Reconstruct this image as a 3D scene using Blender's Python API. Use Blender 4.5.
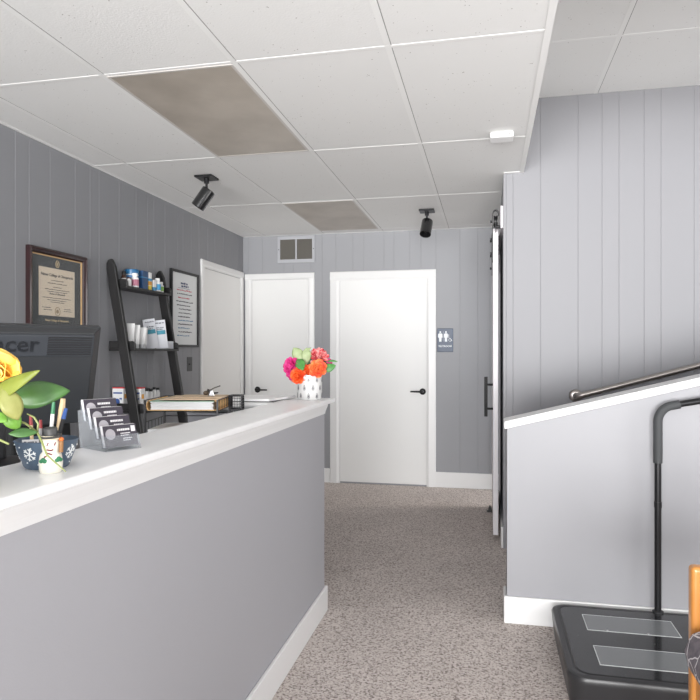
import bpy, bmesh, math, random
from mathutils import Vector as V, Matrix
random.seed(7)
PI = math.pi
sc = bpy.context.scene
for o in list(bpy.data.objects): bpy.data.objects.remove(o)
C = sc.collection

# ---------------------------------------------------------------- camera
cam_d = bpy.data.cameras.new('camera'); cam = bpy.data.objects.new('camera', cam_d); C.objects.link(cam)
cam.location = (0, 0, 1.30)
cam.rotation_euler = (PI/2, 0, math.atan(138/640))
cam_d.sensor_fit = 'HORIZONTAL'; cam_d.sensor_width = 36; cam_d.lens = 36*640/700
cam_d.shift_y = 2/700; cam_d.clip_start = 0.05
sc.camera = cam

# ---------------------------------------------------------------- light
def area(name, loc, target, sx, sy, power, col=(1,1,1), spread=180):
    d = bpy.data.lights.new(name, 'AREA'); d.shape = 'RECTANGLE'; d.size = sx; d.size_y = sy
    d.energy = power; d.color = col; d.spread = math.radians(spread)
    o = bpy.data.objects.new(name, d); C.objects.link(o); o.location = loc
    o.rotation_euler = (V(target)-V(loc)).to_track_quat('-Z', 'Y').to_euler()
    return o
w = bpy.data.worlds.new('world'); sc.world = w; w.use_nodes = True
w.node_tree.nodes['Background'].inputs[0].default_value = (.93, .96, 1, 1)
w.node_tree.nodes['Background'].inputs[1].default_value = 1.9
area('shopfront_window_light', (-0.6, -10.0, 1.35), (-0.6, 4, 1.3), 7.5, 2.3, 560, (.97, .98, 1))
area('side_window_light', (2.9, 2.1, 1.4), (-1.0, 2.9, .9), 1.7, 1.7, 33, (1, .99, .97))
area('added_ceiling_fill', (-0.6, -7.2, 0.10), (-0.6, 2.6, 5.6), 7.0, 3.0, 1250, (1, .985, .96))  # added fill lamp, low behind the camera, aimed up to brighten the ceiling
area('side_room_light', (2.2, 6.02, 1.75), (-.8, 5.75, .4), .5, .7, 18, (1, .87, .72))
sc.view_settings.view_transform = 'Standard'; sc.view_settings.look = 'None'
sc.view_settings.gamma = 1; sc.view_settings.use_curve_mapping = False
sc.view_settings.exposure = 0.40

# ---------------------------------------------------------------- materials
def lin(c): 
    c = c/255
    return c/12.92 if c <= .04045 else ((c+.055)/1.055)**2.4
def L3(rgb): return (lin(rgb[0]), lin(rgb[1]), lin(rgb[2]), 1)
MATS = {}
def mat(name, rgb, rough=.5, metal=0, bump=None, vary=None, spec=None, coat=0, trans=0, ior=None):
    """procedural principled material; bump=(scale,strength), vary=(scale, second rgb, lo, hi)"""
    if name in MATS: return MATS[name]
    m = bpy.data.materials.new(name); m.use_nodes = True
    nt = m.node_tree; b = nt.nodes['Principled BSDF']
    b.inputs['Base Color'].default_value = L3(rgb); b.inputs['Roughness'].default_value = rough
    b.inputs['Metallic'].default_value = metal
    if spec is not None: b.inputs['Specular IOR Level'].default_value = spec
    if coat: b.inputs['Coat Weight'].default_value = coat; b.inputs['Coat Roughness'].default_value = .08
    if trans: b.inputs['Transmission Weight'].default_value = trans
    if ior: b.inputs['IOR'].default_value = ior
    tc = nt.nodes.new('ShaderNodeTexCoord')
    if vary:
        n = nt.nodes.new('ShaderNodeTexNoise'); n.inputs['Scale'].default_value = vary[0]; n.inputs['Detail'].default_value = 4
        r = nt.nodes.new('ShaderNodeValToRGB'); r.color_ramp.elements[0].position = vary[2]; r.color_ramp.elements[1].position = vary[3]
        r.color_ramp.elements[0].color = L3(vary[1]); r.color_ramp.elements[1].color = L3(rgb)
        nt.links.new(tc.outputs['Object'], n.inputs['Vector']); nt.links.new(n.outputs['Fac'], r.inputs['Fac'])
        nt.links.new(r.outputs['Color'], b.inputs['Base Color'])
    if bump:
        n = nt.nodes.new('ShaderNodeTexNoise'); n.inputs['Scale'].default_value = bump[0]; n.inputs['Detail'].default_value = 3
        bp = nt.nodes.new('ShaderNodeBump'); bp.inputs['Strength'].default_value = bump[1]; bp.inputs['Distance'].default_value = .003
        nt.links.new(tc.outputs['Object'], n.inputs['Vector']); nt.links.new(n.outputs['Fac'], bp.inputs['Height'])
        nt.links.new(bp.outputs['Normal'], b.inputs['Normal'])
    MATS[name] = m
    return m

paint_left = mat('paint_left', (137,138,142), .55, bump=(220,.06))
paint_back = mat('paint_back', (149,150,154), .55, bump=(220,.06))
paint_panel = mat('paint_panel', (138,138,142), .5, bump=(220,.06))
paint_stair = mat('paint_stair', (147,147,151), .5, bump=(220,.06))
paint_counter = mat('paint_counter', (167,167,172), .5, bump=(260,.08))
white = mat('white_trim', (228,228,228), .38, bump=(90,.03))
doorwhite = mat('white_door', (228,228,227), .42, bump=(160,.05))
quartz = mat('white_quartz', (244,244,244), .3, vary=(6,(240,240,241),.35,.6))
black = mat('black_satin', (30,30,32), .42, bump=(150,.05))
blackwood = mat('black_wood', (25,24,25), .45, bump=(60,.12), vary=(14,(22,21,22),.35,.65))
blackmetal = mat('black_metal', (38,38,40), .35, metal=.6, bump=(300,.03))
blackgloss = mat('black_gloss', (26,26,27), .16, coat=.6, bump=(300,.02))
darkplastic = mat('dark_plastic', (41,43,46), .5, bump=(700,.12))
darkplastic2 = mat('dark_plastic_band', (50,53,58), .45, bump=(700,.08))
chrome = mat('chrome', (200,200,202), .2, metal=1)
nickel = mat('brushed_nickel', (176,170,166), .32, metal=1, bump=(240,.06))
grid_m = mat('grid_white', (234,234,233), .85, spec=.15)

gap_shadow_m = mat('gap_shadow_grey', (150,149,147), .9)  # shadow line between tile and T-bar, put in as flat grey
def tile_material():
    m = bpy.data.materials.new('ceiling_tile'); m.use_nodes = True; nt = m.node_tree; b = nt.nodes['Principled BSDF']
    b.inputs['Roughness'].default_value = .9
    tc = nt.nodes.new('ShaderNodeTexCoord')
    # small dark pinholes
    v = nt.nodes.new('ShaderNodeTexVoronoi'); v.inputs['Scale'].default_value = 70; v.inputs['Randomness'].default_value = 1
    nt.links.new(tc.outputs['Object'], v.inputs['Vector'])
    n2 = nt.nodes.new('ShaderNodeTexNoise'); n2.inputs['Scale'].default_value = 34; n2.inputs['Detail'].default_value = 2
    nt.links.new(tc.outputs['Object'], n2.inputs['Vector'])
    th = nt.nodes.new('ShaderNodeMapRange'); th.inputs[1].default_value = .50; th.inputs[2].default_value = .80
    th.inputs[3].default_value = .0; th.inputs[4].default_value = .3
    nt.links.new(n2.outputs['Fac'], th.inputs[0])
    lt = nt.nodes.new('ShaderNodeMath'); lt.operation = 'LESS_THAN'
    nt.links.new(v.outputs['Distance'], lt.inputs[0]); nt.links.new(th.outputs[0], lt.inputs[1])
    mx = nt.nodes.new('ShaderNodeMix'); mx.data_type = 'RGBA'
    mx.inputs[6].default_value = L3((229,229,228)); mx.inputs[7].default_value = L3((176,174,171))
    nt.links.new(lt.outputs[0], mx.inputs[0]); nt.links.new(mx.outputs[2], b.inputs['Base Color'])
    n = nt.nodes.new('ShaderNodeTexNoise'); n.inputs['Scale'].default_value = 110; n.inputs['Detail'].default_value = 4
    nt.links.new(tc.outputs['Object'], n.inputs['Vector'])
    bp = nt.nodes.new('ShaderNodeBump'); bp.inputs['Strength'].default_value = .22; bp.inputs['Distance'].default_value = .004
    nt.links.new(n.outputs['Fac'], bp.inputs['Height']); nt.links.new(bp.outputs['Normal'], b.inputs['Normal'])
    return m
tile_m = tile_material()

def carpet_material():
    m = bpy.data.materials.new('loop_carpet'); m.use_nodes = True; nt = m.node_tree; b = nt.nodes['Principled BSDF']
    b.inputs['Roughness'].default_value = .95; b.inputs['Specular IOR Level'].default_value = .1
    tc = nt.nodes.new('ShaderNodeTexCoord')
    v = nt.nodes.new('ShaderNodeTexVoronoi'); v.inputs['Scale'].default_value = 125
    n = nt.nodes.new('ShaderNodeTexNoise'); n.inputs['Scale'].default_value = 95; n.inputs['Detail'].default_value = 3
    n3 = nt.nodes.new('ShaderNodeTexNoise'); n3.inputs['Scale'].default_value = 2.2; n3.inputs['Detail'].default_value = 3
    for q in (v, n, n3): nt.links.new(tc.outputs['Object'], q.inputs['Vector'])
    sep = nt.nodes.new('ShaderNodeSeparateColor'); nt.links.new(v.outputs['Color'], sep.inputs[0])
    ad = nt.nodes.new('ShaderNodeMath'); ad.operation = 'MULTIPLY_ADD'; ad.inputs[1].default_value = .42; 
    nt.links.new(sep.outputs[0], ad.inputs[0]); nt.links.new(n.outputs['Fac'], ad.inputs[2])
    r = nt.nodes.new('ShaderNodeValToRGB'); e = r.color_ramp.elements
    e[0].position = .48; e[0].color = L3((146,136,131)); e[1].position = .86; e[1].color = L3((224,215,210))
    k = r.color_ramp.elements.new(.64); k.color = L3((198,187,181))
    nt.links.new(ad.outputs[0], r.inputs['Fac'])
    mx = nt.nodes.new('ShaderNodeMix'); mx.data_type = 'RGBA'; mx.blend_type = 'MULTIPLY'; mx.inputs[0].default_value = .25
    nt.links.new(r.outputs['Color'], mx.inputs[6]); nt.links.new(n3.outputs['Fac'], mx.inputs[7])
    nt.links.new(mx.outputs[2], b.inputs['Base Color'])
    bp = nt.nodes.new('ShaderNodeBump'); bp.inputs['Strength'].default_value = .6; bp.inputs['Distance'].default_value = .004
    nt.links.new(v.outputs['Distance'], bp.inputs['Height']); nt.links.new(bp.outputs['Normal'], b.inputs['Normal'])
    return m
carpet = carpet_material()

def diffuser_material():
    m = mat('light_diffuser', (184,175,164), .32, vary=(3.2,(166,157,146),.35,.62))
    nt = m.node_tree; b = nt.nodes['Principled BSDF']
    tc = nt.nodes.new('ShaderNodeTexCoord'); v = nt.nodes.new('ShaderNodeTexVoronoi'); v.inputs['Scale'].default_value = 110
    v.inputs['Randomness'].default_value = 0; nt.links.new(tc.outputs['Object'], v.inputs['Vector'])
    bp = nt.nodes.new('ShaderNodeBump'); bp.inputs['Strength'].default_value = .3; bp.inputs['Distance'].default_value = .003
    nt.links.new(v.outputs['Distance'], bp.inputs['Height']); nt.links.new(bp.outputs['Normal'], b.inputs['Normal'])
    return m
diffuser = diffuser_material()

def glass_material(name, tint=(240,243,246), rough=.03, mixfac=.82):
    """thin clear plastic: transparent with a fresnel gloss"""
    m = bpy.data.materials.new(name); m.use_nodes = True; nt = m.node_tree
    for n in list(nt.nodes): nt.nodes.remove(n)
    out = nt.nodes.new('ShaderNodeOutputMaterial'); t = nt.nodes.new('ShaderNodeBsdfTransparent'); t.inputs[0].default_value = L3(tint)
    g = nt.nodes.new('ShaderNodeBsdfPrincipled'); g.inputs['Base Color'].default_value = L3((226,229,233)); g.inputs['Roughness'].default_value = rough
    mx = nt.nodes.new('ShaderNodeMixShader'); mx.inputs[0].default_value = 1-mixfac
    nt.links.new(t.outputs[0], mx.inputs[1]); nt.links.new(g.outputs[0], mx.inputs[2]); nt.links.new(mx.outputs[0], out.inputs[0])
    return m
acrylic = glass_material('clear_acrylic', (251,252,253), .05, .88)
glazing = glass_material('picture_glazing', (250,250,250), .04, .94)

# ---------------------------------------------------------------- mesh helpers
class MB:
    def __init__(s): s.bm = bmesh.new()
    def face(s, pts):
        vs = [s.bm.verts.new(p) for p in pts]
        return s.bm.faces.new(vs)
    def box(s, x0, x1, y0, y1, z0, z1, M=None):
        ps = [V((x, y, z)) for z in (z0, z1) for y in (y0, y1) for x in (x0, x1)]
        if M: ps = [M @ p for p in ps]
        v = [s.bm.verts.new(p) for p in ps]
        for f in ((0,2,3,1),(4,5,7,6),(0,1,5,4),(2,6,7,3),(0,4,6,2),(1,3,7,5)): s.bm.faces.new([v[i] for i in f])
        return s
    def prism(s, poly, a, b, fn):
        """poly list of 2-D points, fn(u, v, w) -> point, extruded w from a to b"""
        lo = [s.bm.verts.new(fn(u, v, a)) for u, v in poly]; hi = [s.bm.verts.new(fn(u, v, b)) for u, v in poly]
        n = len(poly)
        s.bm.faces.new(lo); s.bm.faces.new(hi[::-1])
        for i in range(n): s.bm.faces.new((lo[i], hi[i], hi[(i+1) % n], lo[(i+1) % n]))
        return s
    def lathe(s, prof, c=(0,0,0), seg=24, M=None, cap0=True, cap1=True):
        rings = []
        for r, z in prof:
            ring = []
            for k in range(seg):
                a = 2*PI*k/seg; p = V((r*math.cos(a), r*math.sin(a), z))
                p = (M @ p) if M else p + V(c)
                ring.append(s.bm.verts.new(p))
            rings.append(ring)
        for a, b in zip(rings, rings[1:]):
            for k in range(seg): s.bm.faces.new((a[k], a[(k+1) % seg], b[(k+1) % seg], b[k]))
        if cap0: s.bm.faces.new(rings[0][::-1])
        if cap1: s.bm.faces.new(rings[-1])
        return s
    def cyl(s, p0, p1, r0, r1=None, seg=16):
        p0, p1 = V(p0), V(p1); d = p1-p0
        M = Matrix.Translation(p0) @ d.to_track_quat('Z', 'Y').to_matrix().to_4x4()
        return s.lathe([(r0, 0), (r0 if r1 is None else r1, d.length)], seg=seg, M=M)
    def tube(s, pts, r, seg=10, close=False):
        pts = [V(p) for p in pts]; n = len(pts)
        rs = r if isinstance(r, (list, tuple)) else [r]*n
        t0 = (pts[1]-pts[0]).normalized(); up = V((0,0,1)) if abs(t0.z) < .9 else V((1,0,0))
        u = t0.cross(up).normalized(); rings = []
        for i in range(n):
            t = ((pts[min(i+1, n-1)]-pts[max(i-1, 0)])).normalized()
            u = (u - t*u.dot(t)).normalized(); w_ = t.cross(u)
            rings.append([s.bm.verts.new(pts[i] + (u*math.cos(2*PI*k/seg) + w_*math.sin(2*PI*k/seg))*rs[i]) for k in range(seg)])
        for a, b in zip(rings, rings[1:]):
            for k in range(seg): s.bm.faces.new((a[k], a[(k+1) % seg], b[(k+1) % seg], b[k]))
        s.bm.faces.new(rings[0][::-1]); s.bm.faces.new(rings[-1])
        return s
    def ball(s, c, rx, ry=None, rz=None, seg=16, rings=10, M=None):
        ry = ry or rx; rz = rz or rx
        T = Matrix.Translation(c) @ (M or Matrix()) @ Matrix.Diagonal((rx, ry, rz, 1))
        bmesh.ops.create_uvsphere(s.bm, u_segments=seg, v_segments=rings, radius=1, matrix=T)
        return s
    def build(s, name, m, parent=None, bevel=0, smooth=False, seg=2, loc=None, sub=0):
        bmesh.ops.recalc_face_normals(s.bm, faces=s.bm.faces)
        me = bpy.data.meshes.new(name); s.bm.to_mesh(me); s.bm.free()
        if smooth:
            for p in me.polygons: p.use_smooth = True
        o = bpy.data.objects.new(name, me); C.objects.link(o); me.materials.append(m)
        if parent: o.parent = parent
        if loc: o.location = loc
        if bevel:
            b = o.modifiers.new('bevel', 'BEVEL'); b.width = bevel; b.segments = seg; b.limit_method = 'ANGLE'; b.angle_limit = math.radians(35)
            b.harden_normals = False
        if sub:
            q = o.modifiers.new('sub', 'SUBSURF'); q.levels = sub; q.render_levels = sub
        if smooth and hasattr(me, 'set_sharp_from_angle'): me.set_sharp_from_angle(angle=math.radians(40))
        return o
def tag(o, label=None, cat=None, group=None, kind=None):
    if label: o['label'] = label
    if cat: o['category'] = cat
    if group: o['group'] = group
    if kind: o['kind'] = kind
    return o
def thing(name, label, cat, loc=(0,0,0), rotz=0, group=None, kind=None):
    o = bpy.data.objects.new(name, None); C.objects.link(o); o.empty_display_size = .1
    o.location = loc; o.rotation_euler = (0, 0, rotz)
    return tag(o, label, cat, group, kind)
def struct(o, label, cat): return tag(o, label, cat, None, 'structure')
def dup(root, loc=None, rotz=None, label=None):
    r = root.copy(); C.objects.link(r)
    if loc is not None: r.location = loc
    if rotz is not None: r.rotation_euler = (0, 0, rotz)
    if label: r['label'] = label
    for ch in list(root.children):
        c = ch.copy(); C.objects.link(c); c.parent = r
        for g in list(ch.children):
            d = g.copy(); C.objects.link(d); d.parent = c
    return r
def text(name, lines, m, parent, O, right, up, extrude=.0006):
    """lines: (string, size, u, v) centred at u, v on the plane through O; real letter outlines as one mesh"""
    O, right, up = V(O), V(right).normalized(), V(up).normalized(); nrm = right.cross(up)
    bm = bmesh.new(); dg = None
    for s_, size, u, v in lines:
        cu = bpy.data.curves.new('t', 'FONT'); cu.body = s_; cu.size = size; cu.align_x = 'CENTER'; cu.align_y = 'CENTER'; cu.extrude = extrude
        cu.resolution_u = 2; cu.offset = size*.018
        to = bpy.data.objects.new('t', cu); C.objects.link(to)
        bpy.context.view_layer.update(); dg = bpy.context.evaluated_depsgraph_get()
        me = bpy.data.meshes.new_from_object(to.evaluated_get(dg))
        bpy.data.objects.remove(to); bpy.data.curves.remove(cu)
        for vt in me.vertices:
            c = vt.co; vt.co = O + right*(c.x+u) + up*(c.y+v) + nrm*c.z
        bm.from_mesh(me); bpy.data.meshes.remove(me)
    me = bpy.data.meshes.new(name); bm.to_mesh(me); bm.free(); me.materials.append(m)
    o = bpy.data.objects.new(name, me); C.objects.link(o)
    if parent: o.parent = parent
    return o
def scribbles(mb, rows, O, right, up, h=.004):
    """handwritten or illegible fine lines: short thin raised strokes; rows: (u0, u1, v)"""
    O, right, up = V(O), V(right).normalized(), V(up).normalized(); n = right.cross(up)
    for u0, u1, v in rows:
        u = u0
        while u < u1:
            l = min(random.uniform(.5, 2.2)*h*2, u1-u); dv = random.uniform(-.2, .2)*h
            a = O+right*u+up*(v-h/2+dv); b = O+right*(u+l)+up*(v-h/2+dv*.5); c = b+up*h*random.uniform(.6, 1.1); d = a+up*h*random.uniform(.6, 1.1)
            ps = [a, b, c, d]
            mb.prism([(0,0),(1,0),(2,0),(3,0)], 0, .0006, lambda i, _, w_: ps[i]+n*w_)
            u += l + random.uniform(.2, .9)*h
    return mb
def grid_patch(mb, fn, nu, nv, th=0):
    vs = [[mb.bm.verts.new(fn(i/nu, j/nv)) for j in range(nv+1)] for i in range(nu+1)]
    for i in range(nu):
        for j in range(nv): mb.bm.faces.new((vs[i][j], vs[i+1][j], vs[i+1][j+1], vs[i][j+1]))
def leaf(mb, base, tip, width, face, arch=.0, fold=.15, peak=.5):
    base, tip = V(base), V(tip); d = tip-base; L = d.length; d.normalize()
    f = V(face); f = (f-d*f.dot(d)).normalized(); s_ = d.cross(f)
    def fn(t, q):
        q = q*2-1
        wd = width/2*(math.sin(PI*t**(math.log(.5)/math.log(peak)))**.8 if 0 < t < 1 else .02)
        return base+d*L*t + s_*q*wd + f*(arch*math.sin(PI*t) - fold*abs(q)*wd + .03*width*math.sin(9*t+q*2))
    grid_patch(mb, fn, 12, 6)
def petal(mb, c, out, up, L, wd, curl, cup):
    c, out, up = V(c), V(out).normalized(), V(up).normalized(); s_ = out.cross(up)
    j = random.uniform(0, 6)
    def fn(t, q):
        q = q*2-1
        ww = wd/2*(math.sin(PI*min(t*.62+.14, 1)))**.8*(1-.25*t*t*q*q)
        return c + out*L*t*(1-.12*q*q*t) + s_*q*ww + up*(curl*t*t*L + cup*q*q*ww + .05*wd*math.sin(5*q+j)*t)
    grid_patch(mb, fn, 5, 6)
def flower(mb, c, axis, r, layers=5, n=7, wd=.9, spread=(1.35, .2), cup=.45, jit=.12):
    c, a = V(c), V(axis).normalized(); u = a.orthogonal().normalized(); w_ = a.cross(u)
    for k in range(layers):
        f = k/max(layers-1, 1); tilt = spread[0]*(1-f)+spread[1]*f; cnt = max(3, n-k)
        for i in range(cnt):
            an = 2*PI*(i/cnt)+k*.9+random.uniform(-jit, jit)
            rad = u*math.cos(an)+w_*math.sin(an); tt = tilt+random.uniform(-jit, jit)
            out = rad*math.sin(tt)+a*math.cos(tt); up = a*math.sin(tt)-rad*math.cos(tt)
            Lp = r*(1-.28*f)*random.uniform(.92, 1.05)
            petal(mb, c-a*r*.35, out, up, Lp, r*wd*(1-.3*f), .25, cup)
    return mb
def solidify(o, t):
    m = o.modifiers.new('solid', 'SOLIDIFY'); m.thickness = t; m.offset = 0
    return o

# ---------------------------------------------------------------- the room
XL, YB, ZC, ZU = -2.46, 6.20, 2.48, 2.96
struct(MB().box(XL-.12, 3.1, -2.6, YB+.1, -.08, 0).build('floor', carpet), 'mottled grey brown loop pile carpet over the whole floor', 'floor')

def grooved_wall(name, s0, s1, z0, z1, grooves, thick, fn, m):
    poly = [(s0, 0)]
    for g in sorted(grooves):
        if s0+.01 < g < s1-.01: poly += [(g-.0028, 0), (g-.0008, -.0022), (g+.0008, -.0022), (g+.0028, 0)]
    poly += [(s1, 0), (s1, -thick), (s0, -thick)]
    return MB().prism(poly, z0, z1, fn).build(name, m)
gl = [2.953,3.059,3.231,3.459,3.609,3.705,3.935,4.15,4.31,4.40,4.57,4.78,4.87,5.02,5.17,5.35,5.5,5.7,5.9,6.05,2.75,2.6,2.5,2.3,2.1,2.0,1.8,1.6,1.5,1.3,1.1,.9,.7,.5,.3,0,-.3,-.6,-1,-1.4,-1.8]
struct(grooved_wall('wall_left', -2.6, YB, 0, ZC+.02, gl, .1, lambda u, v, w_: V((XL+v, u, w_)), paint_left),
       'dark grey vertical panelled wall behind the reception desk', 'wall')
gb = [-2.40,-2.25,-2.02,-1.92,-1.74,-1.62,-1.479,-1.306,-1.196,-.996,-.897,-.741,-.634,-.49,-.262,-.093,.019]
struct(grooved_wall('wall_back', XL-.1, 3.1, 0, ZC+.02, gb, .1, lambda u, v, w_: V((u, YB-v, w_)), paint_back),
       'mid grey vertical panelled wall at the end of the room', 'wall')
gr = [.118,.161,.335,.568,.714,.816,.965,1.064,1.255,1.42,1.5,1.66,1.86,2.0,2.2,2.3,2.5,2.7,2.9]
struct(grooved_wall('wall_stair', .1, 3.1, 0, ZU+.02, gr, .1, lambda u, v, w_: V((u, 4.35-v, w_)), paint_panel),
       'pale grey vertical panelled wall behind the sloping half wall', 'wall')
struct(MB().box(.1, .2, 4.45, 5.50, 0, ZC+.02).box(.1, .2, 5.50, 6.15, 2.04, ZC+.02).box(.1, .2, 6.15, YB, 0, ZC+.02).build('wall_hall', paint_back), 'short grey side wall behind the sliding door', 'wall')
struct(MB().box(3.0, 3.1, -2.6, 4.35, 0, ZU+.02).build('wall_right', paint_stair), 'grey side wall beyond the sloping half wall', 'wall')

# suspended ceilings: tiles with T-bar grid
def grid_ceiling(name, x0, x1, y0, y1, z, xs, ys, depth, label):
    mb = MB().box(x0, x1, y0, y1, z+.0012, z+depth)
    o = mb.build(name, tile_m)
    g = MB()
    for x in xs: g.box(x-.012, x+.012, y0, y1, z, z+.008)
    for y in ys:
        e = sorted([x0]+list(xs)+[x1])
        for a, b in zip(e, e[1:]):
            if b-a > .05: g.box(a+(.012 if a != x0 else 0), b-(.012 if b != x1 else 0), y-.009, y+.009, z, z+.008)
    g.build('ceiling_grid', grid_m, o)
    q = MB()  # grey strips stand for the shadow edge along each bar
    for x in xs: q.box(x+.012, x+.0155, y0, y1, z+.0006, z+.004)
    q.build('gap_shadow', gap_shadow_m, o)
    return struct(o, label, 'ceiling')
YS = [-1.15, .05, 1.25, 2.45, 3.63, 4.85, 6.05]
main = grid_ceiling('ceiling', XL-.1, .228, -2.6, 4.35, ZC, [-2.225,-1.61,-1.012,-.378], YS[:5], .5, 'low white speckled tile ceiling over the reception')
ext = MB().box(XL-.1, .2, 4.35, YB+.1, ZC+.0012, ZC+.5).build('ceiling_extension', tile_m, main)
g = MB()
for x in (-2.225,-1.61,-1.012,-.378): g.box(x-.012, x+.012, 4.35, YB, ZC, ZC+.008)
for y in (4.85, 6.05):
    for a, b in ((XL,-2.225),(-2.225,-1.61),(-1.61,-1.012),(-1.012,-.378),(-.378,.1)): g.box(a+.012, b-.012, y-.009, y+.009, ZC, ZC+.008)
g.build('ceiling_grid', grid_m, main)
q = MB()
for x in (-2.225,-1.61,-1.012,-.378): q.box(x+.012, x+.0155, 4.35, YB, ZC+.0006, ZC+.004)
q.build('gap_shadow', gap_shadow_m, main)
MB().box(.203, .230, -2.6, 4.35, ZC-.002, ZC+.03).box(.1, .203, 4.325, 4.35, ZC-.002, ZC+.008).build('edge_angle', grid_m, main)
MB().box(XL, XL+.02, -2.6, YB, ZC-.001, ZC+.007).box(XL+.02, .1, YB-.02, YB, ZC-.001, ZC+.007).build('wall_angle', grid_m, main)
front = MB().box(.229, 3.1, -2.6, 2.0, ZC+.0012, ZC+.5).build('ceiling_front', tile_m, main)
grid_ceiling('ceiling_upper', .229, 3.1, 2.0, 4.45, ZU, [.675, 1.285, 1.895, 2.505], [2.36, 3.585], .1, 'raised white tile ceiling above the sloping half wall')

# baseboards
def bb(name, x0, x1, y0, y1, h, label):
    return struct(MB().box(x0, x1, y0, y1, 0, h).build(name, white, bevel=.004), label, 'baseboard')
bb('baseboard_back', -.497, .1, YB-.015, YB, .147, 'white baseboard under the restroom sign')
bb('baseboard_middle', -1.70, -1.54, YB-.015, YB, .14, 'short white baseboard between the two end doors')
bb('baseboard_hall', .085, .1, 4.36, 5.49, .14, 'white baseboard beside the sliding door')
bb('baseboard_left', XL, XL+.015, -2.6, 5.19, .14, 'white baseboard along the dark panelled wall')

# doors: casing, leaf, handle
def lever(parent, flip, M):
    """rose and lever, built facing -Y then placed by M"""
    h = MB()
    h.lathe([(.028, 0), (.031, .003), (.031, .008), (.026, .012)], M=M @ Matrix.Rotation(PI/2, 4, 'X'), seg=24)
    h.cyl(M @ V((0,-.01,0)), M @ V((0,-.05,0)), .011, .009)
    h.tube([M @ V((0,-.047,0)), M @ V((flip*.03,-.05,0)), M @ V((flip*.115,-.047,0))], [.01,.009,.007], 10)
    return h.build('door_handle', blackmetal, parent, smooth=True)
def door(name, fn, s0, s1, top, leaf0, leaf1, ltop, label, handle=None, hinge=None):
    """fn(s, out, z) -> world"""
    t = thing(name, label, 'door', kind='structure')
    c = MB()
    cas = [(0, 0), (0, .011), (.006, .016), (.05, .02), (.066, .013), (.066, 0)]        # casing section (width, out)
    wd = leaf0-s0-.012; k = wd/.066
    for side in (0, 1):
        poly = [((s0+u*k) if side == 0 else (s1-u*k), o_) for u, o_ in cas]
        c.prism(poly, 0, top-wd*.999, lambda u, v, w_: fn(u, v, w_))
    c.prism([(top-u*k, o_) for u, o_ in cas], s0, s1, lambda z, v, w_: fn(w_, v, z))
    c.build('casing', white, t)
    j = MB()
    for a, b in ((leaf0-.013, leaf0-.002), (leaf1+.002, leaf1+.013)):
        j.prism([(a, 0), (b, 0), (b, .010), (a, .010)], 0, ltop+.004, lambda u, v, w_: fn(u, v, w_))
    j.prism([(leaf0-.013, 0), (leaf1+.013, 0), (leaf1+.013, .010), (leaf0-.013, .010)], ltop+.004, ltop+.016, lambda u, v, w_: fn(u, v, w_))
    j.build('jamb', white, t)
    lf = MB().prism([(leaf0, 0), (leaf1, 0), (leaf1, .006), (leaf0, .006)], .016, ltop, lambda u, v, w_: fn(u, v, w_)).build('leaf', doorwhite, t, bevel=.0015)
    if hinge is not None:
        for z in (.28, 1.05, 1.78):
            h = MB(); p = fn(hinge, .012, z); q = fn(hinge, .012, z+.09); h.cyl(p, q, .006, seg=10)
            h.build('hinge', white, t, smooth=True)
    return t
back_fn = lambda s_, o_, z: V((s_, YB-o_, z))
left_fn = lambda s_, o_, z: V((XL+o_, s_, z))
d3 = door('door_1', back_fn, -1.538, -.490, 2.097, -1.437, -.562, 2.015, 'wide white flush door beside the restroom sign')
lever(d3, -1, Matrix.Translation((-.617, YB-.006, .918)))
d2 = door('door_2', back_fn, -2.435, -1.701, 2.097, -2.362, -1.770, 2.033, 'narrow white flush door under the air vent', hinge=-1.760)
lever(d2, 1, Matrix.Translation((-2.30, YB-.006, .916)))
d1 = door('door_3', left_fn, 5.20, 6.178, 2.115, 5.272, 6.112, 2.043, 'white flush door in the dark panelled side wall', hinge=6.122)
lever(d1, 1, Matrix.Translation((XL+.006, 5.33, .93)) @ Matrix.Rotation(PI/2, 4, 'Z'))

# sloping half wall with cap
S = .2547
zt = lambda x: .934+S*(x-.09)
hw = MB().prism([(.09, 0), (3.0, 0), (3.0, zt(3.0)), (.09, zt(.09))], 3.17, 3.29, lambda u, v, w_: V((u, w_, v))).build('wall_half', paint_stair)
struct(hw, 'pale grey half wall with sloping top beside the black platform', 'wall')
struct(MB().prism([(.076, zt(.076)), (3.0, zt(3.0)), (3.0, zt(3.0)+.037), (.076, zt(.076)+.037)], 3.145, 3.315, lambda u, v, w_: V((u, w_, v))).build('trim_1', white, bevel=.005),
       'white sloping cap along the top of the half wall', 'trim')
struct(MB().box(.075, 3.0, 3.155, 3.17, 0, .128).box(.075, .09, 3.17, 3.30, 0, .128).build('baseboard_stair', white, bevel=.004), 'tall white baseboard of the sloping half wall', 'baseboard')

# ---------------------------------------------------------------- reception counter
ct = thing('reception_counter', 'grey painted reception counter wall with white moulding and baseboard', 'counter', (-.8935, 1.0, 0))
lx = lambda x: x+.90
ly = lambda y: y-1.0
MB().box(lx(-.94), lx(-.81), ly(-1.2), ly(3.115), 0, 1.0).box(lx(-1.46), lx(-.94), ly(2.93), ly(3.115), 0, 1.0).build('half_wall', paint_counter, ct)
MB().box(lx(-.81), lx(-.795), ly(-1.2), ly(3.13), 0, .125).box(lx(-.94), lx(-.81), ly(3.115), ly(3.13), 0, .125).build('baseboard', white, ct, bevel=.004)
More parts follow.
